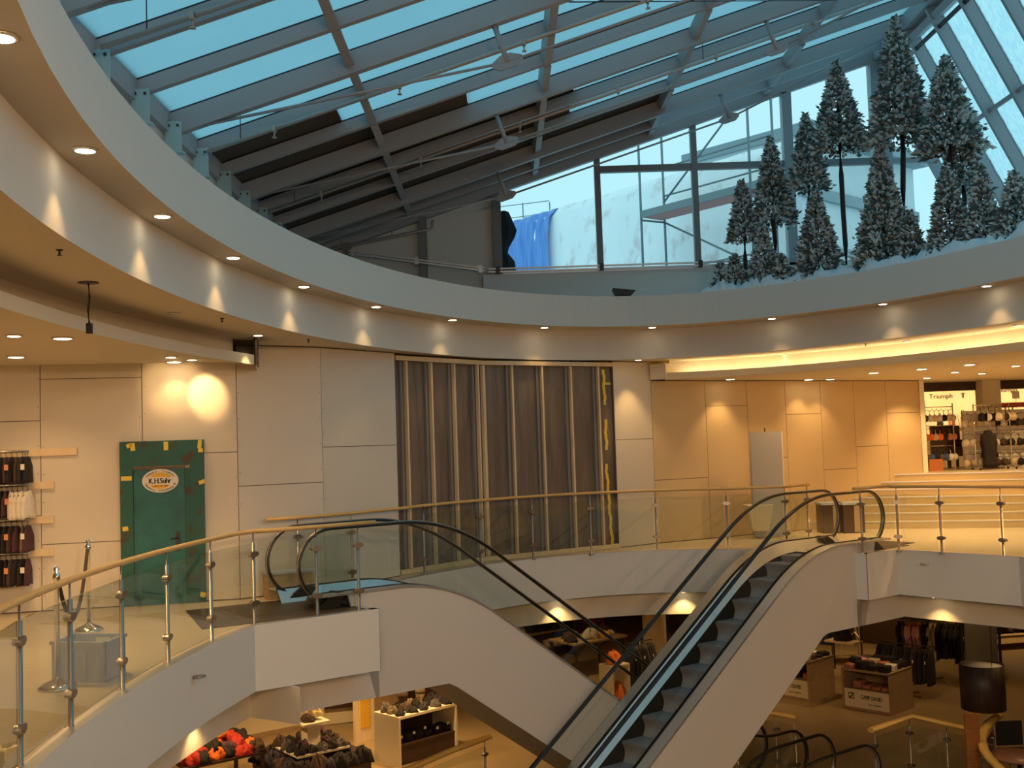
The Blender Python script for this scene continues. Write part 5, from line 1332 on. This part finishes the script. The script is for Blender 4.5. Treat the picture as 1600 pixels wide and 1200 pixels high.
MB().obox(c + ZV * .36, d1 * (Lw / 2 - .045), d2 * (Dp / 2 - .03), ZV * .02).build('shelf', BROWNW, t)
MB().obox(c - d2 * (Dp / 2 - .06) + ZV * .17, d1 * (Lw / 2 - .045), d2 * .015, ZV * .165).build('front_panel', BROWNW, t)
k = 0
for u in range(5):
    for v in range(3):
        crumple('cap', '%s cap from left, row %s, on the white display table' % (ORD[u], ORD[v]), c + d1 * (-.42 + .21 * u) * Lw * .95 + d2 * (-.24 + .22 * v) + ZV * (H + .045), .20, .22, U(.08, .13), [BLK, KHAKI, GREY, BLK, BRN, BLK, NAVY][k % 7], 'caps on the white display table', 'cap', k); k += 1
for u in range(6):
    folded('folded_trousers', '%s dark folded piece from the left on the shelf of the white display table' % ORD[u], c + d1 * (-.42 + .17 * u) * Lw * .95 - d2 * .08 + ZV * .381, d1, .17, .34, U(.10, .22), BLK, 'folded pieces on the shelf', seed=u)
for u in range(5): MB().obox(c + d1 * (-.4 + .2 * u) * Lw - d2 * (.26 + .02 * (u % 2)) + ZV * (.50 + .03 * (u % 3)), d1 * .028, d2 * .004, ZV * .025).build('price_tag', PAPER, t)
for i, (du, dv, col, lab) in enumerate(((-.16, .10, BRN, 'brown display head with a dark cap on the white display table, left'), (.14, .10, KHAKI, 'display head in a grey wool cap on the white display table, right'))):
    p = c + d1 * du * Lw + d2 * dv + ZV * (H + .16); t2 = thing('mannequin_head', lab, 'display head', p)
    MB().lathe(p, [(.06, -.10), (.05, -.06), (.05, -.02), (.085, .04), (.095, .10), (.09, .14)], 14).build('head', MIDW if i else BROWNW, t2); MB().lathe(p, [(.10, .11), (.105, .15), (.09, .20), (.05, .235), (0, .245)], 14).build('cap', cloth(col), t2)
p = c + d2 * (Dp / 2 + 1.3) + d1 * .0; t2 = thing('display_screen', 'lit yellow poster stand behind the white display table', 'poster stand', p)
MB().obox(p + ZV * .70, d1 * .24, d2 * .04, ZV * .70).build('frame', LUMBER, t2); MB().obox(p - d2 * .045 + ZV * .78, d1 * .12, d2 * .006, ZV * .52).build('poster', YEL, t2)
struct('trim_8', MB().obox(c + d2 * 2.2 + d1 * .95 + ZV * 1.4, d1 * .55, d2 * .05, ZV * 1.4), MIDW)
# --- tables with the shop lettering
def logo_table(label, corner, w, dpt, fr, sd, part=False, tag_='left'):
    H = .86; c = corner + fr * w / 2 + sd * dpt / 2; t = thing('shop_table', label, 'display table', c)
    for k in (0, 1): MB().obox(corner + fr * (w * k + (.025 if k == 0 else -.025)) + sd * dpt / 2 + ZV * H / 2, fr * .025, sd * dpt / 2, ZV * H / 2).build('side_panel', MIDW, t)
    MB().obox(c + ZV * (H - .02), fr * w / 2, sd * dpt / 2, ZV * .025).build('tabletop', MIDW, t)
    MB().obox(c + ZV * .03, fr * (w / 2 - .05), sd * (dpt / 2 - .02), ZV * .03).build('plinth', MIDW, t)
    MB().obox(c + sd * (dpt / 2 - .02) + ZV * H / 2, fr * (w / 2 - .05), sd * .015, ZV * (H / 2 - .04)).build('back_panel', MIDW, t)
    MB().obox(c + ZV * .42, fr * (w / 2 - .05), sd * (dpt / 2 - .03), ZV * .012).build('shelf', MIDW, t)
    fb = c - sd * (dpt / 2 - .02) + ZV * .25; MB().obox(fb, fr * (w / 2 - .055), sd * .012, ZV * .19).build('front_board', LIGHTW, t)
    m = MB(); o = fb - sd * .014
    text_line(m, 'CAMP DAVID', o + fr * w * .10 + ZV * .0, fr, ZV, .125, .60, .028, .075); text_line(m, 'just explore', o + fr * w * .17 - ZV * .11, fr, ZV, .062, .9, .02, .1)
    q = o - fr * w * .31 + ZV * .045
    def lp_(pts): m.raw([q + fr * x + ZV * y for x, y in pts], [tuple(range(len(pts)))])
    lp_([(-.065, -.065), (.065, -.065), (.065, -.048), (-.065, -.048)]); lp_([(-.065, .048), (.065, .048), (.065, .065), (-.065, .065)]); lp_([(-.065, -.065), (-.048, -.065), (-.048, .065), (-.065, .065)]); lp_([(.048, -.065), (.065, -.065), (.065, .065), (.048, .065)])
    lp_([(-.05, -.05), (-.02, -.05), (.035, .0), (.035, .02), (.0, .05), (-.015, .05), (.01, .015), (-.05, -.035)]); lp_([(.05, .05), (.03, .05), (.02, .04), (.05, .03)])
    m.build('shop_lettering', INK, t)
    return t, c, H
fr0 = -NV; sd0 = EV
cA = G(1317, 1106); fr = (G(1394, 1119) - cA); w = fr.length; fr.normalize(); sd = Vector((-fr.y, fr.x, 0))
tA, cA_, H = logo_table('oak display table with shop lettering on its front, right of the two', cA, w, .95, fr, sd)
k = 0
for u in range(4):
    for v in range(4):
        col = [TERRA, BLK, WHT, BLK, KHAKI, BLK, PINK, WHT, BLK, GREY, BLK, CRM, BLK, NAVY, BLK, BLK][(u * 5 + v * 3) % 16]
        folded('folded_shirts', '%s pile from left, row %s, on the right lettered table' % (ORD[u], ORD[v]), cA_ + fr * (-.40 + .265 * u + U(-.02, .02)) + sd * (-.36 + .24 * v) + ZV * (H + .006), (fr + sd * U(-.2, .2)), .23, .21, U(.06, .17) + .02 * v, col, 'folded piles on the right lettered table', seed=k); k += 1
for u in range(4): folded('folded_shirts', '%s terracotta folded shirt from left in the shelf of the right lettered table' % ORD[u], cA_ + fr * (-.33 + .22 * u) - sd * .15 + ZV * .433, fr, .2, .3, (.14, .08, .07, .08)[u], TERRA, 'folded shirts on the lettered table shelf', seed=u + 20)
cB = G(1266, 1097) - fr * w
tB, cB_, H = logo_table('oak lettered display table partly hidden by the climbing escalator, left of the two', cB, w, 1.05, fr, sd)
for u in range(3):
    for v in range(4):
        col = [WHT, BLK, CRM, BLK, WHT, GREY, BLK, WHT, KHAKI, BLK, BLK, BLK][(u * 4 + v * 5) % 12]
        folded('folded_shirts', '%s piece from right, row %s, on the left lettered table' % (ORD[u], ORD[v]), cB_ + fr * (.38 - .28 * u) + sd * (-.38 + .26 * v) + ZV * (H + .006), (fr + sd * U(-.3, .3)), .25, .22, U(.04, .11), col, 'folded pieces on the left lettered table', seed=u * 4 + v); 
for u in range(2): folded('folded_shirts', ('dark folded piece on the shelf of the left lettered table', 'reddish folded piece on the shelf of the left lettered table')[u], cB_ + fr * (.1 + .24 * u) - sd * .15 + ZV * .433, fr, .2, .3, .12, (BLK, TERRA)[u], None, seed=u + 60)
# stepped shelf with bags between the tables, blue jeans, easel
p = G(1338, 1062) + Vector((0, .9, 0)); t = thing('stepped_shelf', 'slim shelf unit with dark bags between the two lettered tables', 'shelf', p)
for z in (.75, 1.2, 1.65): MB().obox(p + ZV * z, fr * .40, sd * .22, ZV * .02).build('shelf_board', LUMBER, t)
for x in (-.38, .38): MB().obox(p + fr * x + sd * .2 + ZV * .95, fr * .015, sd * .015, ZV * .95).build('upright', DARKM, t)
for i in range(2): crumple('bag', ('dark bag on the lower board of the slim shelf unit', 'dark bag on the upper board of the slim shelf unit')[i], p + ZV * (.77 + .45 * i), .42, .26, .30, BLK, None, 'bag', 300 + i)
p = G(1296, 1050) + Vector((0, 1.2, 0)); rl = thing('garment_rack', 'rail of blue jeans behind the left lettered table', 'clothes rail', p)
MB().tube([p - fr * .5 + ZV * 1.45, p + fr * .5 + ZV * 1.45], .014, 6).build('bar', DARKM, rl)
for x in (-.5, .5): MB().tube([p + fr * x, p + fr * x + ZV * 1.45], .014, 6).build('upright', DARKM, rl)
for i in range(8): garment('hanging_jeans', '%s item from the left on the rail of blue jeans' % ORD[i], p + fr * (-.42 + .12 * i) + ZV * 1.41, sd, .30, .85, .12, TERRA if i in (0,) else BLUE, 'jeans on the rail', 'jeans', seed=i + 400)
p = G(1366, 1045) + Vector((0, 1.6, 0)); t = thing('easel_sign', 'wooden easel with a red poster board behind the right lettered table', 'easel', p)
for x0, x1, y0 in ((-.30, -.16, -.1), (.30, .16, -.1), (0, 0, .3)): MB().beam(p + fr * x0 + sd * y0 + ZV * .0, p + fr * x1 + ZV * 1.42, .05, .03).build('leg', LUMBER, t)
MB().beam(p + fr * -.26 + ZV * .42, p + sd * .1 + ZV * .62, .04, .03).build('brace', LUMBER, t); MB().beam(p + fr * .26 + ZV * .42, p + sd * .1 + ZV * .62, .04, .03).build('brace', LUMBER, t)
MB().obox(p - sd * .03 + ZV * 1.75, fr * .48, sd * .02, ZV * .38).build('board', LUMBER, t); MB().obox(p - sd * .052 + ZV * 1.78, fr * .42, sd * .004, ZV * .32).build('red_poster', REDS, t)
p = G(1398, 1032) + Vector((0, 2.2, 0)); t = thing('exit_sign', 'green glowing escape sign on a dark panel behind the easel', 'sign', p + ZV * 2.2)
MB().obox(p + ZV * 2.25, fr * .30, sd * .04, ZV * .12).build('lightbox', emit('green_sign', (.05, .8, .2), 1.2), t)
struct('wall_lower_dark', MB().obox(p + sd * .3 + ZV * 1.42 - fr * .3, fr * 1.5, sd * .06, ZV * 1.42), BROWNW)
# clothes racks on the right
def clothes_rack(label, p, L, h, d, n, colf, glab, seed, sl=False, hh=.75):
    s = Vector((-d.y, d.x, 0)); t = thing('garment_rack', label, 'clothes rack', p)
    MB().tube([p - d * L / 2 + ZV * h, p + d * L / 2 + ZV * h], .014, 8).build('bar', DARKM, t); MB().tube([p, p + ZV * h], .020, 8).build('pole', DARKM, t)
    for k in range(4):
        a = k * PI / 2 + .5; MB().beam(p + ZV * .02, p + Vector((math.cos(a), math.sin(a), 0)) * .38 + ZV * .02, .03, .03).build('foot', STEEL, t)
    for i in range(n):
        q = p - d * L / 2 + d * (.03 + (L - .06) * i / (n - 1)) + ZV * (h - .032); c_ = colf(i)
        g = garment('hanging_garment', '%s garment from the left %s' % (ORD[i], glab), q, s + d * U(-.2, .2), .44, hh + U(-.05, .08), .085, c_, 'garments ' + glab, seed=seed + i, sleeves=sl)
        if i % 3 == 0: tagcard(g, q - s * .20 - ZV * .3 + d * .05, d, .03, .07)
pr_ = G(1432, 1090)
clothes_rack('low rack of dark trousers right of the lettered tables', pr_ + Vector((-.12, .25, 0)), 1.25, 1.14, fr, 14, lambda i: [BLK, BLK, NAVY, BLK, BRN][i % 5], 'on the low rack beside the right lettered table', 500, False, .70)
clothes_rack('taller rack with one pink and one cream garment among dark coats', G(1462, 1068) + Vector((.05, .35, 0)), 1.45, 1.42, (fr + sd * .25).normalized(), 16, lambda i: [BLK, GREY, PINK, (.75, .38, .42), (.66, .30, .36), PINK, BLK, BLK, CRM, (.58, .48, .30), BLK, BLK, NAVY, BLK, BLK, BLK][i], 'on the taller rack behind the low one', 540, True, .80)
p = G(1506, 1075); t = thing('steel_frame', 'tall dark steel frame standing behind the clothes racks', 'frame', p)
for x in (0, .85): MB().beam(p + fr * x * .6 + sd * x, p + fr * x * .6 + sd * x + ZV * 2.5, .05, .05, (0, 1, 0)).build('upright', DARKM, t)
MB().obox(p + fr * .26 + sd * .43 + ZV * .8, (fr * .6 + sd).normalized() * .42, (sd * .6 - fr).normalized() * .02, ZV * .75).build('grey_panel', mat('rack_panel', (.16, .15, .12), .6), t)
p = G(1568, 1010); t = thing('sale_bench', 'low table of dark goods far back at the right edge of the lower hall', 'table', p)
MB().obox(p + ZV * .32, (1.5, .25, 0), (-.05, .35, 0), ZV * .03).build('tabletop', MIDW, t)
for x in (-1.2, 1.2): MB().box(p.x + x - .05, p.x + x + .05, p.y - .2, p.y + .2, LOW, LOW + .3).build('leg', BROWNW, t)
for i in range(6): crumple('dark_garment', '%s dark heap from the left on the far low table at the right edge' % ORD[i], p + Vector((-1.2 + .48 * i, -.1 + .08 * i, .36)), .5, .4, U(.12, .42), (BLK, BRN)[i % 2], 'heaps on the far low table', 'garment', 600 + i)
# pendant drum lamp
p = at_px(1535, 1072, y=18.4); R_ = .355
t = thing('pendant_lamp', 'large dark brown drum lampshade hanging on thin wires at the lower right', 'lamp', p)
m = MB(); m.lathe(p, [(R_, -.37), (R_, .37), (R_ - .012, .37), (R_ - .012, -.37), (R_, -.37)], 40); m.build('lamp_shade', two_tone('brown_shade', (.028, .016, .012), (.06, .032, .022), 4, .35, .65, .5, (4, 4, .4)), t)
MB().lathe(p, [(0, .335), (R_ - .014, .335), (R_ - .014, .32), (0, .32)], 32).build('diffuser', mat('lamp_diffuser', (.5, .50, .52), .6), t)
m = MB()
for a in (.6, 2.7, 4.8): m.tube([p + Vector((R_ * .95 * math.cos(a), R_ * .95 * math.sin(a), .34)), Vector((p.x + R_ * .95 * math.cos(a), p.y + R_ * .95 * math.sin(a), -1.13))], .004, 5)
m.build('wire', DARKM, t)
# corner of the cafe at the lower right
p = at_px(1521, 1160, y=17.0); t = thing('wooden_post', 'flat orange-brown wooden post below the drum lampshade', 'post', Vector((p.x, p.y, LOW)))
MB().box(p.x - .11, p.x + .11, 17.0, 17.05, LOW, at_px(1521, 1116, y=17).z).build('board', two_tone('orange_wood', (.30, .10, .02), (.42, .17, .04), 5, .3, .7, .4, (1, 1, 8)), t); MB().box(p.x - .14, p.x + .14, 16.95, 17.1, LOW, LOW + .02).build('foot', BROWNW, t)
p = at_px(1592, 1180, LOW + .75); t = thing('cafe_table', 'round brown cafe table at the bottom right corner', 'table', Vector((p.x, p.y, LOW)))
MB().lathe((p.x, p.y, LOW), [(0, .72), (.42, .72), (.43, .735), (.42, .75), (0, .75)], 32).build('tabletop', mat('cafe_top', (.30, .14, .08), .35), t); MB().lathe((p.x, p.y, LOW), [(.25, 0), (.25, .02), (.035, .04), (.035, .72)], 16).build('pedestal', DARKM, t)
p2 = at_px(1598, 1150, LOW + .8); t = thing('cafe_chair', 'black cafe chair behind the round table at the right edge', 'chair', Vector((p2.x, p2.y + .3, LOW))); q = Vector((p2.x, p2.y + .3, LOW))
MB().obox(q + ZV * .45, (.22, 0, 0), (0, .22, 0), ZV * .025).build('seat', BLACK, t); MB().obox(q + Vector((0, .2, .72)), (.22, 0, 0), (0, .02, 0), ZV * .2).build('backrest', BLACK, t)
for a_ in (-1, 1):
    for b_ in (-1, 1): MB().beam(q + Vector((.19 * a_, .19 * b_, 0)), q + Vector((.19 * a_, .19 * b_, .44)), .025, .025, (0, 1, 0)).build('leg', MIDW, t)
# --- goods seen between the two flights
p = G(1025, 1046); struct('wall_lower_column', MB().lathe(p, [(.30, 0), (.30, 2.87)], 32), WALLCREAM)
p = G(850, 1042) + Vector((0, 1.0, 0)); t = thing('shoe_shelf', 'dark stepped display of shoes and bags at left between the escalators', 'display shelf', p)
for k in range(3): MB().obox(p + NV * (.35 * k) + ZV * (.35 + .32 * k), EV * 1.1, NV * .18, ZV * .02).build('shelf_board', MIDW, t)
for x in (-1.05, 1.05): MB().obox(p + EV * x + NV * .35 + ZV * .5, EV * .03, NV * .5, ZV * .5).build('side_panel', BROWNW, t)
for k in range(3):
    for i in range(8): crumple('shoe', '%s shoe from the left on the %s step of the dark shoe display' % (ORD[i], ('lowest', 'middle', 'top')[k]), p + EV * (-.95 + .27 * i) + NV * (.35 * k) + ZV * (.37 + .32 * k), .13, .26, U(.09, .16), [BLK, (.16, .15, .15), BLK, BRN, CRM, BLK, GREY, WHT][(i * 3 + k) % 8], 'shoes on the dark display', 'shoe', 700 + i + 9 * k, .6)
p = G(925, 1058) + Vector((0, 1.0, 0)); t = thing('sale_table', 'brown table with black-and-white and yellow clothes between the escalators', 'table', p)
MB().obox(p + ZV * .80, EV * .9, NV * .55, ZV * .025).build('tabletop', MIDW, t)
for a_ in (-1, 1):
    for b_ in (-1, 1): MB().obox(p + EV * a_ * .82 + NV * b_ * .48 + ZV * .39, EV * .03, NV * .03, ZV * .39).build('leg', BROWNW, t)
for i in range(7):
    crumple('dark_garment', '%s dark heap from the left on the brown table between the escalators' % ORD[i], p + EV * (-.75 + .25 * i) + NV * U(-.25, .3) + ZV * .826, .34, .34, U(.1, .2), [BLK, BRN, GREY, BLK, NAVY, BLK, BRN][i], 'dark heaps on the brown table', 'garment', 740 + i, i)
crumple('yellow_garment', 'yellow folded garment on the brown table between the escalators', p + EV * .25 - NV * .30 + ZV * .83, .42, .30, .12, (.72, .38, .04), None, 'garment', 760)
crumple('striped_garment', 'pale crumpled garment beside the yellow one on the brown table', p - EV * .12 - NV * .25 + ZV * .83, .38, .34, .2, (.42, .38, .32), None, 'garment', 761)
crumple('white_garment', 'small white garment at the right end of the brown table', p + EV * .62 - NV * .2 + ZV * .83, .22, .2, .1, WHT, None, 'garment', 762)
p = G(948, 1020) + Vector((0, 1.6, 0)); t = thing('step_ladder', 'red folding frame standing behind the brown table', 'ladder', p)
for x in (-.2, .2):
    MB().beam(p + EV * x, p + EV * x * .6 + NV * .25 + ZV * 1.5, .05, .03).build('rail', REDS, t); MB().beam(p + EV * x + NV * .7, p + EV * x * .6 + NV * .3 + ZV * 1.5, .05, .03).build('rail', REDS, t)
for k in range(4): MB().obox(p + NV * (.06 * k + .05) + ZV * (.3 + .33 * k), EV * .19, NV * .05, ZV * .012).build('tread', REDS, t)
p = G(962, 1100); t = thing('orange_shelf', 'cream frame shelf with bright orange garments between the escalators', 'shelf', p)
for x in (-.25, .25): MB().obox(p + EV * x + ZV * .45, EV * .02, NV * .22, ZV * .45).build('side_panel', LIGHTW, t)
for z in (.1, .88): MB().obox(p + ZV * z, EV * .25, NV * .22, ZV * .018).build('shelf_board', LIGHTW, t)
crumple('orange_garment', 'orange garment inside the cream frame shelf', p + ZV * .12, .40, .36, .30, (.85, .20, .02), None, 'garment', 770); crumple('orange_garment', 'orange garment on top of the cream frame shelf', p + ZV * .90, .36, .34, .22, (.85, .20, .02), None, 'garment', 771)
p = G(1000, 1096) + Vector((.1, .5, 0)); clothes_rack('dark round rack of black garments against the climbing escalator', p, .8, 1.25, EV, 9, lambda i: [BLK, BLK, (.05, .04, .03)][i % 3], 'on the dark rack against the climbing escalator', 780, False, .85)
p = G(1068, 1008); t = thing('swivel_chair', 'dark star-footed swivel stool on the bright floor behind the cream column', 'stool', p)
for k in range(5): a = 2 * PI * k / 5; MB().beam(p + ZV * .22, p + Vector((math.cos(a) * .32, math.sin(a) * .32, .02)), .03, .03).build('leg', DARKM, t)
MB().tube([p + ZV * .2, p + ZV * .5], .03, 8).build('pole', DARKM, t); MB().lathe(p, [(0, .5), (.2, .5), (.21, .55), (0, .57)], 16).build('seat', BLACK, t)
# ================================================================ HALL LIGHTS
HL = .85
def hall(x, y, z, w, ag=125, r=.08): return spot('hall_downlight_beam', (x, y, z), (x, y, z - 3), w * HL, ag, .7, WARM2, r)
for x, y, w in ((-5.2, 19.0, 120), (-3.4, 21.5, 150), (-6.0, 16.0, 60), (-1.6, 20.6, 120), (1.0, 22.5, 60), (3.6, 25.0, 70), (1.0, 27.5, 50), (6.0, 29.0, 90), (8.2, 22.8, 26), (6.8, 25.6, 30), (10.8, 24.5, 24), (9.6, 29.0, 50), (14.0, 30.5, 100), (8.6, 18.4, 10), (10.5, 19.5, 10)):
    hall(x, y, -1.14, w)
HL = 1.4
for x, y, w in ((-4.6, 9.0, 30), (-4.8, 11.2, 40), (-5.2, 5.0, 60), (7.6, 19.2, 30), (10.5, 19.0, 40), (5.6, 20.2, 22), (9.5, 16.0, 80), (11.5, 13.0, 80), (11.2, 22.9, 40), (9.2, 8.0, 120), (8.8, 2.0, 120), (2.5, -3.5, 120), (-3.0, -2.0, 100)):
    hall(x, y, 2.98, w)
for px in ((1492, 581), (1534, 583), (1448, 590), (1587, 571)):
    p = at_px(px[0], px[1], 3.0); downlight('shop_downlight', '%s small round downlight over the shop entrance, from the left' % ORD[[1492, 1534, 1448, 1587].index(px[0])] if False else {1448: 'leftmost', 1492: 'second', 1534: 'third', 1587: 'rightmost'}[px[0]] + ' small round downlight over the underwear shop entrance', (p.x, p.y, 2.998), p - ZV * 3 + Vector((.1, .4, 0)), 60, 110, 'shop downlights', .07)
for x in (10.6, 12.6, 14.6, 16.5): spot('shop_wall_beam', (x, 26.2, 2.95), (x, 27.5, 2.2), 34, 120, .6, WARM2, .05)
